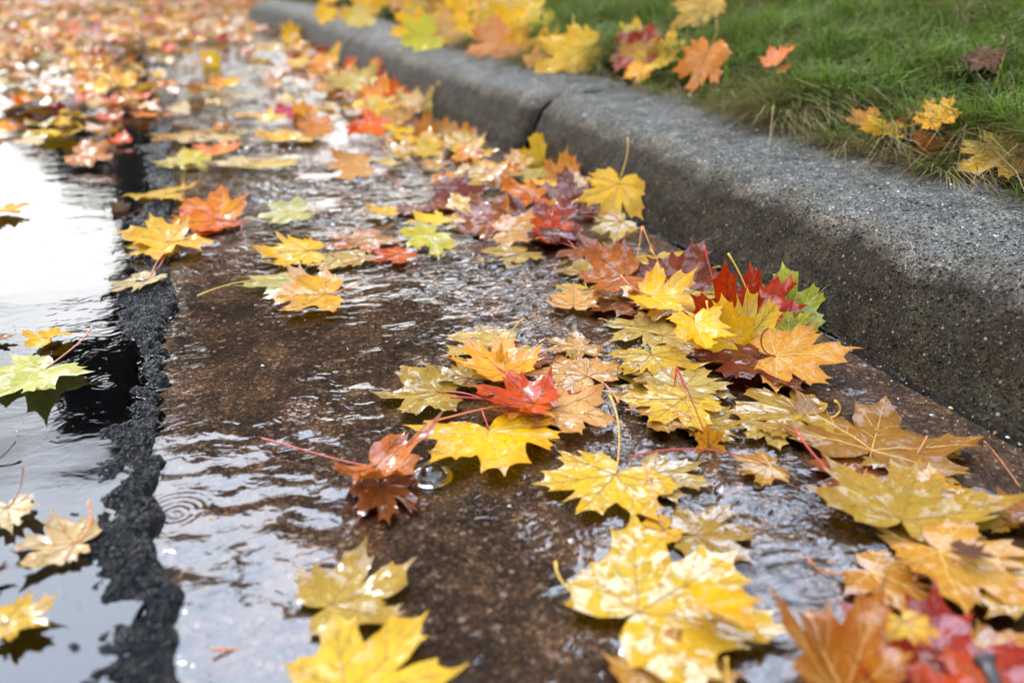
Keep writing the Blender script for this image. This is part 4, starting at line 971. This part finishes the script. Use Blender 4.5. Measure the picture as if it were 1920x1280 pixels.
# far side of the road: pale path, green verge
def strip_mesh(name, x0, x1, y0, y1, z, mat, label):
    Xs = np.linspace(x0, x1, 60); Ys = np.linspace(y0, y1, 20)
    me = gridmesh(name, Xs, Ys, lambda X, Y: z+.01*fbm(X*3, Y*3, 3, 2)); tag(link(name, me, mat), kind='structure', label=label, cat=name)
s = NT('pale_path'); strip_mesh('path', -9, -.6, 9.0, 10.0, .03, s.done(s.bsdf(Base_Color=s.ramp(s.noise(s.pos(), 40, 4), [(.3, (.30, .29, .28)), (.7, (.42, .41, .40))]), Roughness=.6).outputs[0]), 'pale paved path beyond the road')
s = NT('verge_green'); strip_mesh('verge', -14, 6, 10.0, 16.0, .05, s.done(s.bsdf(Base_Color=s.ramp(s.noise(s.pos(), 6, 5), [(.3, (.03, .06, .015)), (.7, (.10, .15, .03))]), Roughness=.8).outputs[0]), 'green verge far beyond the road')

# ------------------------------------------------------------------ grass: blades past counting
def grass(n, seed, lo, hi, wid):
    r = np.random.RandomState(seed)
    D = .272+np.abs(r.rand(n))**1.15*hi[0]; Y = lo+(hi[1]-lo)*r.rand(n)**1.25
    X = D+kerbx(Y)
    # only what the picture can show, with a margin
    rel = np.stack([X, Y, zbank(D, Y)-H], -1); f = rel@np.array(FW); px = 960+F*(rel@np.array(RT))/f; py = 640-F*(rel@np.array(UP))/f
    k = (px < 2150) & (py > -180) & (f > .2); D, Y, X = D[k], Y[k], X[k]; n = len(D)
    clump = fbm(X*11, Y*11, 3, 4); keep = r.rand(n) < np.clip(.82+.7*clump, .10, 1)
    for lx, ly, lr in LAWNC: keep &= ~((np.hypot(X-lx+.012, Y-ly+.012) < lr) & (r.rand(n) < .92))
    D, Y, X = D[keep], Y[keep], X[keep]; n = len(D); clump = clump[keep]
    near = sstep(.42, .30, D)
    L = (.028+.044*r.rand(n)+.05*(r.rand(n) < .04))*(1+.35*clump)*(1+.25*near); straw = (r.rand(n) < (.08+.38*near+.30*(fbm(X*7, Y*7, 2, 9) > .22)))
    L = np.where(straw, L*1.15, L)
    az = r.rand(n)*2*np.pi+.6*fbm(X*8, Y*8, 2, 2); lean = .35+.75*r.rand(n)+.35*straw
    dx = np.cos(az)-.45-.5*near; dy = np.sin(az)-.15; q = np.hypot(dx, dy)+1e-6; dx /= q; dy /= q
    Z0 = zbank(D, Y)-.003
    w = wid*(.7+.7*r.rand(n))*np.where(straw, .8, 1)
    sx, sy = -dy, dx
    cols = []
    lv = [0, .35, .7, 1.0]; V = []
    for i, t in enumerate(lv):
        bend = lean*t*t*L*.9; up = L*t*(1-.28*lean*t)
        drop = np.where(straw | (near > .5), .55*t*t*L*lean, 0.18*t*t*L*lean)
        cx = X+dx*(bend+lean*.25*t*L); cy = Y+dy*(bend+lean*.25*t*L); cz = Z0+up-drop
        hw = w*(1-t**1.6)*.5+.00012
        V.append(np.stack([cx-sx*hw, cy-sy*hw, cz], -1)); V.append(np.stack([cx+sx*hw, cy+sy*hw, cz+.0004], -1))
    V = np.stack(V, 1).reshape(-1, 3)
    b = (np.arange(n)*8)[:, None]
    Q = np.concatenate([b+np.array([[0, 1, 3, 2]]), b+np.array([[2, 3, 5, 4]]), b+np.array([[4, 5, 7, 6]])])
    g0 = np.array([.032, .090, .008]); g1 = np.array([.21, .36, .028]); ys_ = np.array([.26, .25, .07]); st = np.array([.40, .28, .14])
    u = r.rand(n)[:, None]; c = g0*(1-u**1.6)+g1*u**1.6*1.15
    yl = (r.rand(n) < .12)[:, None]; c = np.where(yl, ys_*(.6+.5*u), c); c = np.where(straw[:, None], st*(.45+.65*u), c)
    c = np.repeat(c[:, None, :], 8, 1)
    fade = np.repeat(np.array(lv), 2)[None, :, None]
    tipc = np.array([.30, .26, .10]); c = c*(1-.35*fade**3)+tipc*(.35*fade**3)
    C = np.concatenate([c.reshape(-1, 3), np.ones((n*8, 1))], 1)
    return V, Q, C
V1, Q1, C1 = grass(115000, 3, .45, (.95, 3.2), .0023)
V2, Q2, C2 = grass(26000, 4, 3.0, (1.4, 8.0), .0040)
V3, Q3, C3 = grass(15000, 8, .45, (.13, 3.0), .0025)
V = np.concatenate([V1, V2, V3]); Q = np.concatenate([Q1, Q2+len(V1), Q3+len(V1)+len(V2)]); C = np.concatenate([C1, C2, C3])
tag(link('grass', np_mesh('grass', V, Q, True, {'tint': C}), m_grass()), label='green lawn grass with straw coloured blades hanging over the kerb', cat='grass', kind='stuff')

# ------------------------------------------------------------------ trees round about (what the water mirrors)
def m_foliage():
    s = NT('tree_foliage'); n = s.noise(s.pos(), 1.2, 3)
    c = s.ramp(n, [(.3, (.035, .035, .010)), (.7, (.10, .075, .018))])
    return s.done(s.bsdf(Base_Color=c, Roughness=.6).outputs[0])
FOL = m_foliage(); s = NT('tree_bark'); BARK = s.done(s.bsdf(Base_Color=s.ramp(s.noise(s.pos(), 14, 5), [(.3, (.02, .016, .012)), (.7, (.06, .05, .04))]), Roughness=.85).outputs[0])
def mirror_dir(px, py):
    d = ray(px, py); d = Vector((d.x, d.y, -d.z)).normalized(); return d
def tree(label, base, blobs, seed, leafsize=.16, dens=230):
    """blobs: (centre Vector, radius)"""
    r = np.random.RandomState(seed); root = link('tree', None, loc=base); tag(root, label, 'tree', 'trees along the street')
    V = []; n = 0
    for c, rad in blobs:
        m = int(dens*rad*rad*4); d = r.randn(m, 3); d /= np.linalg.norm(d, axis=1)[:, None]
        p = np.array(c)+d*rad*(r.rand(m)[:, None]**.45)*np.array([1, 1, .75])
        a = r.randn(m, 3); a /= np.linalg.norm(a, axis=1)[:, None]; b = np.cross(a, r.randn(m, 3)); b /= np.linalg.norm(b, axis=1)[:, None]
        s1 = leafsize*(.6+.8*r.rand(m))[:, None]
        V.append(np.stack([p-a*s1, p+b*s1*.6, p+a*s1, p-b*s1*.6], 1).reshape(-1, 3)); n += m
    V = np.concatenate(V)-np.array(base); Q = np.arange(n*4).reshape(-1, 4)
    link('crown', np_mesh('crown', V, Q, False), FOL, root)
    tv = []; tf = []
    top = sum((Vector(c) for c, _ in blobs), Vector())/len(blobs)-Vector(base)
    parts = [([Vector((0, 0, -.1)), Vector((top.x*.1, top.y*.1, top.z*.45)), Vector((top.x*.6, top.y*.6, top.z*.95))], [.24, .17, .07])]
    for c, rad in blobs:
        e = Vector(c)-Vector(base); st = Vector((top.x*.15, top.y*.15, min(top.z*.5, e.z*.8)))
        parts.append(([st, st.lerp(e, .5)+Vector((0, 0, .15)), e], [.10, .06, .02]))
    for P, rad in parts:
        v, f = tube(P, rad, 8); b = len(tv); tv += v; tf += [tuple(i+b for i in q) for q in f]
    link('trunk', py_mesh('trunk', tv, tf), BARK, root)
def blobs_px(lst, D):
    out = []
    for px, py, rp in lst:
        d = mirror_dir(px, py); c = Vector((0, 0, -H))+d*D; out.append((c, rp/1600*D))
    return out
b1 = blobs_px([(480, 500, 150), (640, 640, 170), (800, 600, 130), (980, 760, 120), (1010, 420, 90), (1230, 760, 80), (1420, 640, 200), (1650, 760, 190), (700, 800, 120), (1600, 480, 200), (1850, 620, 200), (560, 780, 130), (1800, 900, 150), (450, 700, 110), (420, 830, 80), (600, 900, 120), (820, 920, 150), (1020, 900, 130), (760, 1060, 130), (950, 1080, 150), (820, 1240, 150), (1030, 1250, 120), (400, 560, 70)], 11)
tree('broad street tree over the lawn ahead', (5.2, 9.0, .4), b1, 5, .17, 210)
b2 = blobs_px([(200, 690, 85), (230, 780, 80), (270, 640, 70), (160, 780, 55), (310, 720, 70), (240, 720, 80)], 13)
tree('tree reaching over the road ahead', (-.9, 12.0, 0), b2, 6, .12, 900)
b3 = blobs_px([(170, 290, 70), (260, 330, 75), (330, 380, 80), (90, 230, 60), (330, 260, 90), (420, 250, 80)], 20)
tree('distant tree beyond the road', (-1.0, 20, 0), b3, 7, .3, 160)

# ------------------------------------------------------------------ light
GLOW_EL, GLOW_AZ, GLOW = 42, 4, 2.2
SUN_EL, SUN_AZ = 48, -25      # azimuth measured from +Y towards +X
w = bpy.data.worlds.new('World'); SC.world = w; w.use_nodes = True
nt = w.node_tree; nt.nodes.clear()
out = nt.nodes.new('ShaderNodeOutputWorld'); bg = nt.nodes.new('ShaderNodeBackground'); bg.inputs['Strength'].default_value = .108
sky = nt.nodes.new('ShaderNodeTexSky'); sky.sky_type = 'NISHITA'; sky.sun_disc = False; sky.sun_elevation = R(SUN_EL); sky.sun_rotation = R(SUN_AZ); sky.air_density = 1.0; sky.dust_density = 1.5; sky.altitude = 100
tc = nt.nodes.new('ShaderNodeTexCoord'); mp = nt.nodes.new('ShaderNodeMapping'); mp.inputs['Scale'].default_value = (1, 1, 2.2); nt.links.new(tc.outputs['Generated'], mp.inputs[0])
no = nt.nodes.new('ShaderNodeTexNoise'); no.inputs['Scale'].default_value = 2.1; no.inputs['Detail'].default_value = 5; no.inputs['Roughness'].default_value = .55; nt.links.new(mp.outputs[0], no.inputs['Vector'])
mr = nt.nodes.new('ShaderNodeMapRange'); mr.inputs[1].default_value = .34; mr.inputs[2].default_value = .52; nt.links.new(no.outputs['Fac'], mr.inputs[0])
mx = nt.nodes.new('ShaderNodeMix'); mx.data_type = 'RGBA'; nt.links.new(mr.outputs[0], mx.inputs[0]); nt.links.new(sky.outputs[0], mx.inputs[6]); mx.inputs[7].default_value = (23, 24.8, 27.5, 1)
sz = nt.nodes.new('ShaderNodeSeparateXYZ'); nt.links.new(tc.outputs['Generated'], sz.inputs[0])
cr = nt.nodes.new('ShaderNodeValToRGB'); nt.links.new(sz.outputs[2], cr.inputs[0])
cr.color_ramp.elements[0].position = .25; cr.color_ramp.elements[0].color = (1, .985, .96, 1); cr.color_ramp.elements[1].position = .72; cr.color_ramp.elements[1].color = (.72, .85, 1.08, 1)
cm = nt.nodes.new('ShaderNodeMix'); cm.data_type = 'RGBA'; cm.blend_type = 'MULTIPLY'; cm.inputs[0].default_value = 1; cm.inputs[6].default_value = (27, 27, 27, 1); nt.links.new(cr.outputs[0], cm.inputs[7]); nt.links.new(cm.outputs[2], mx.inputs[7])

# bright cloud glow added to the sky, aimed to brighten reflections in the water
dt = nt.nodes.new('ShaderNodeVectorMath'); dt.operation = 'DOT_PRODUCT'; nrm = nt.nodes.new('ShaderNodeVectorMath'); nrm.operation = 'NORMALIZE'
nt.links.new(tc.outputs['Generated'], nrm.inputs[0]); nt.links.new(nrm.outputs[0], dt.inputs[0])
dt.inputs[1].default_value = (math.sin(R(GLOW_AZ))*math.cos(R(GLOW_EL)), math.cos(R(GLOW_AZ))*math.cos(R(GLOW_EL)), math.sin(R(GLOW_EL)))
gm = nt.nodes.new('ShaderNodeMapRange'); gm.interpolation_type = 'SMOOTHSTEP'; nt.links.new(dt.outputs['Value'], gm.inputs[0]); gm.inputs[1].default_value = .30; gm.inputs[2].default_value = 1.0; gm.inputs[3].default_value = 1.0; gm.inputs[4].default_value = GLOW
gx = nt.nodes.new('ShaderNodeMix'); gx.data_type = 'RGBA'; gx.blend_type = 'MULTIPLY'; gx.inputs[0].default_value = 1; nt.links.new(mx.outputs[2], gx.inputs[6]); nt.links.new(gm.outputs[0], gx.inputs[7])
nt.links.new(gx.outputs[2], bg.inputs['Color']); nt.links.new(bg.outputs[0], out.inputs[0])
sl = bpy.data.lights.new('sun', 'SUN'); sl.energy = 2.6; sl.angle = R(14); sl.color = (1, .93, .82)
so = bpy.data.objects.new('sun', sl); COL.objects.link(so)
sd = Vector((math.sin(R(SUN_AZ))*math.cos(R(SUN_EL)), math.cos(R(SUN_AZ))*math.cos(R(SUN_EL)), math.sin(R(SUN_EL))))
so.rotation_euler = sd.to_track_quat('Z', 'Y').to_euler(); so.location = sd*20

# ------------------------------------------------------------------ camera
cam = bpy.data.cameras.new('camera'); co = bpy.data.objects.new('camera', cam); COL.objects.link(co)
cam.sensor_width = 36; cam.lens = 36*F/1920; cam.clip_start = .02; cam.clip_end = 300
co.location = EYE; co.rotation_euler = (math.pi/2-PITCH, 0, -YAW)
cam.dof.use_dof = True; cam.dof.focus_distance = 1.0; cam.dof.aperture_fstop = 3.0
SC.camera = co
SC.view_settings.view_transform = 'Standard'; SC.view_settings.look = 'None'; SC.view_settings.exposure = -0.36; SC.view_settings.gamma = 1
SC.render.engine = 'CYCLES'; SC.cycles.use_denoising = True
SC.cycles.max_bounces = 8; SC.cycles.transparent_max_bounces = 16; SC.cycles.caustics_reflective = False; SC.cycles.caustics_refractive = False
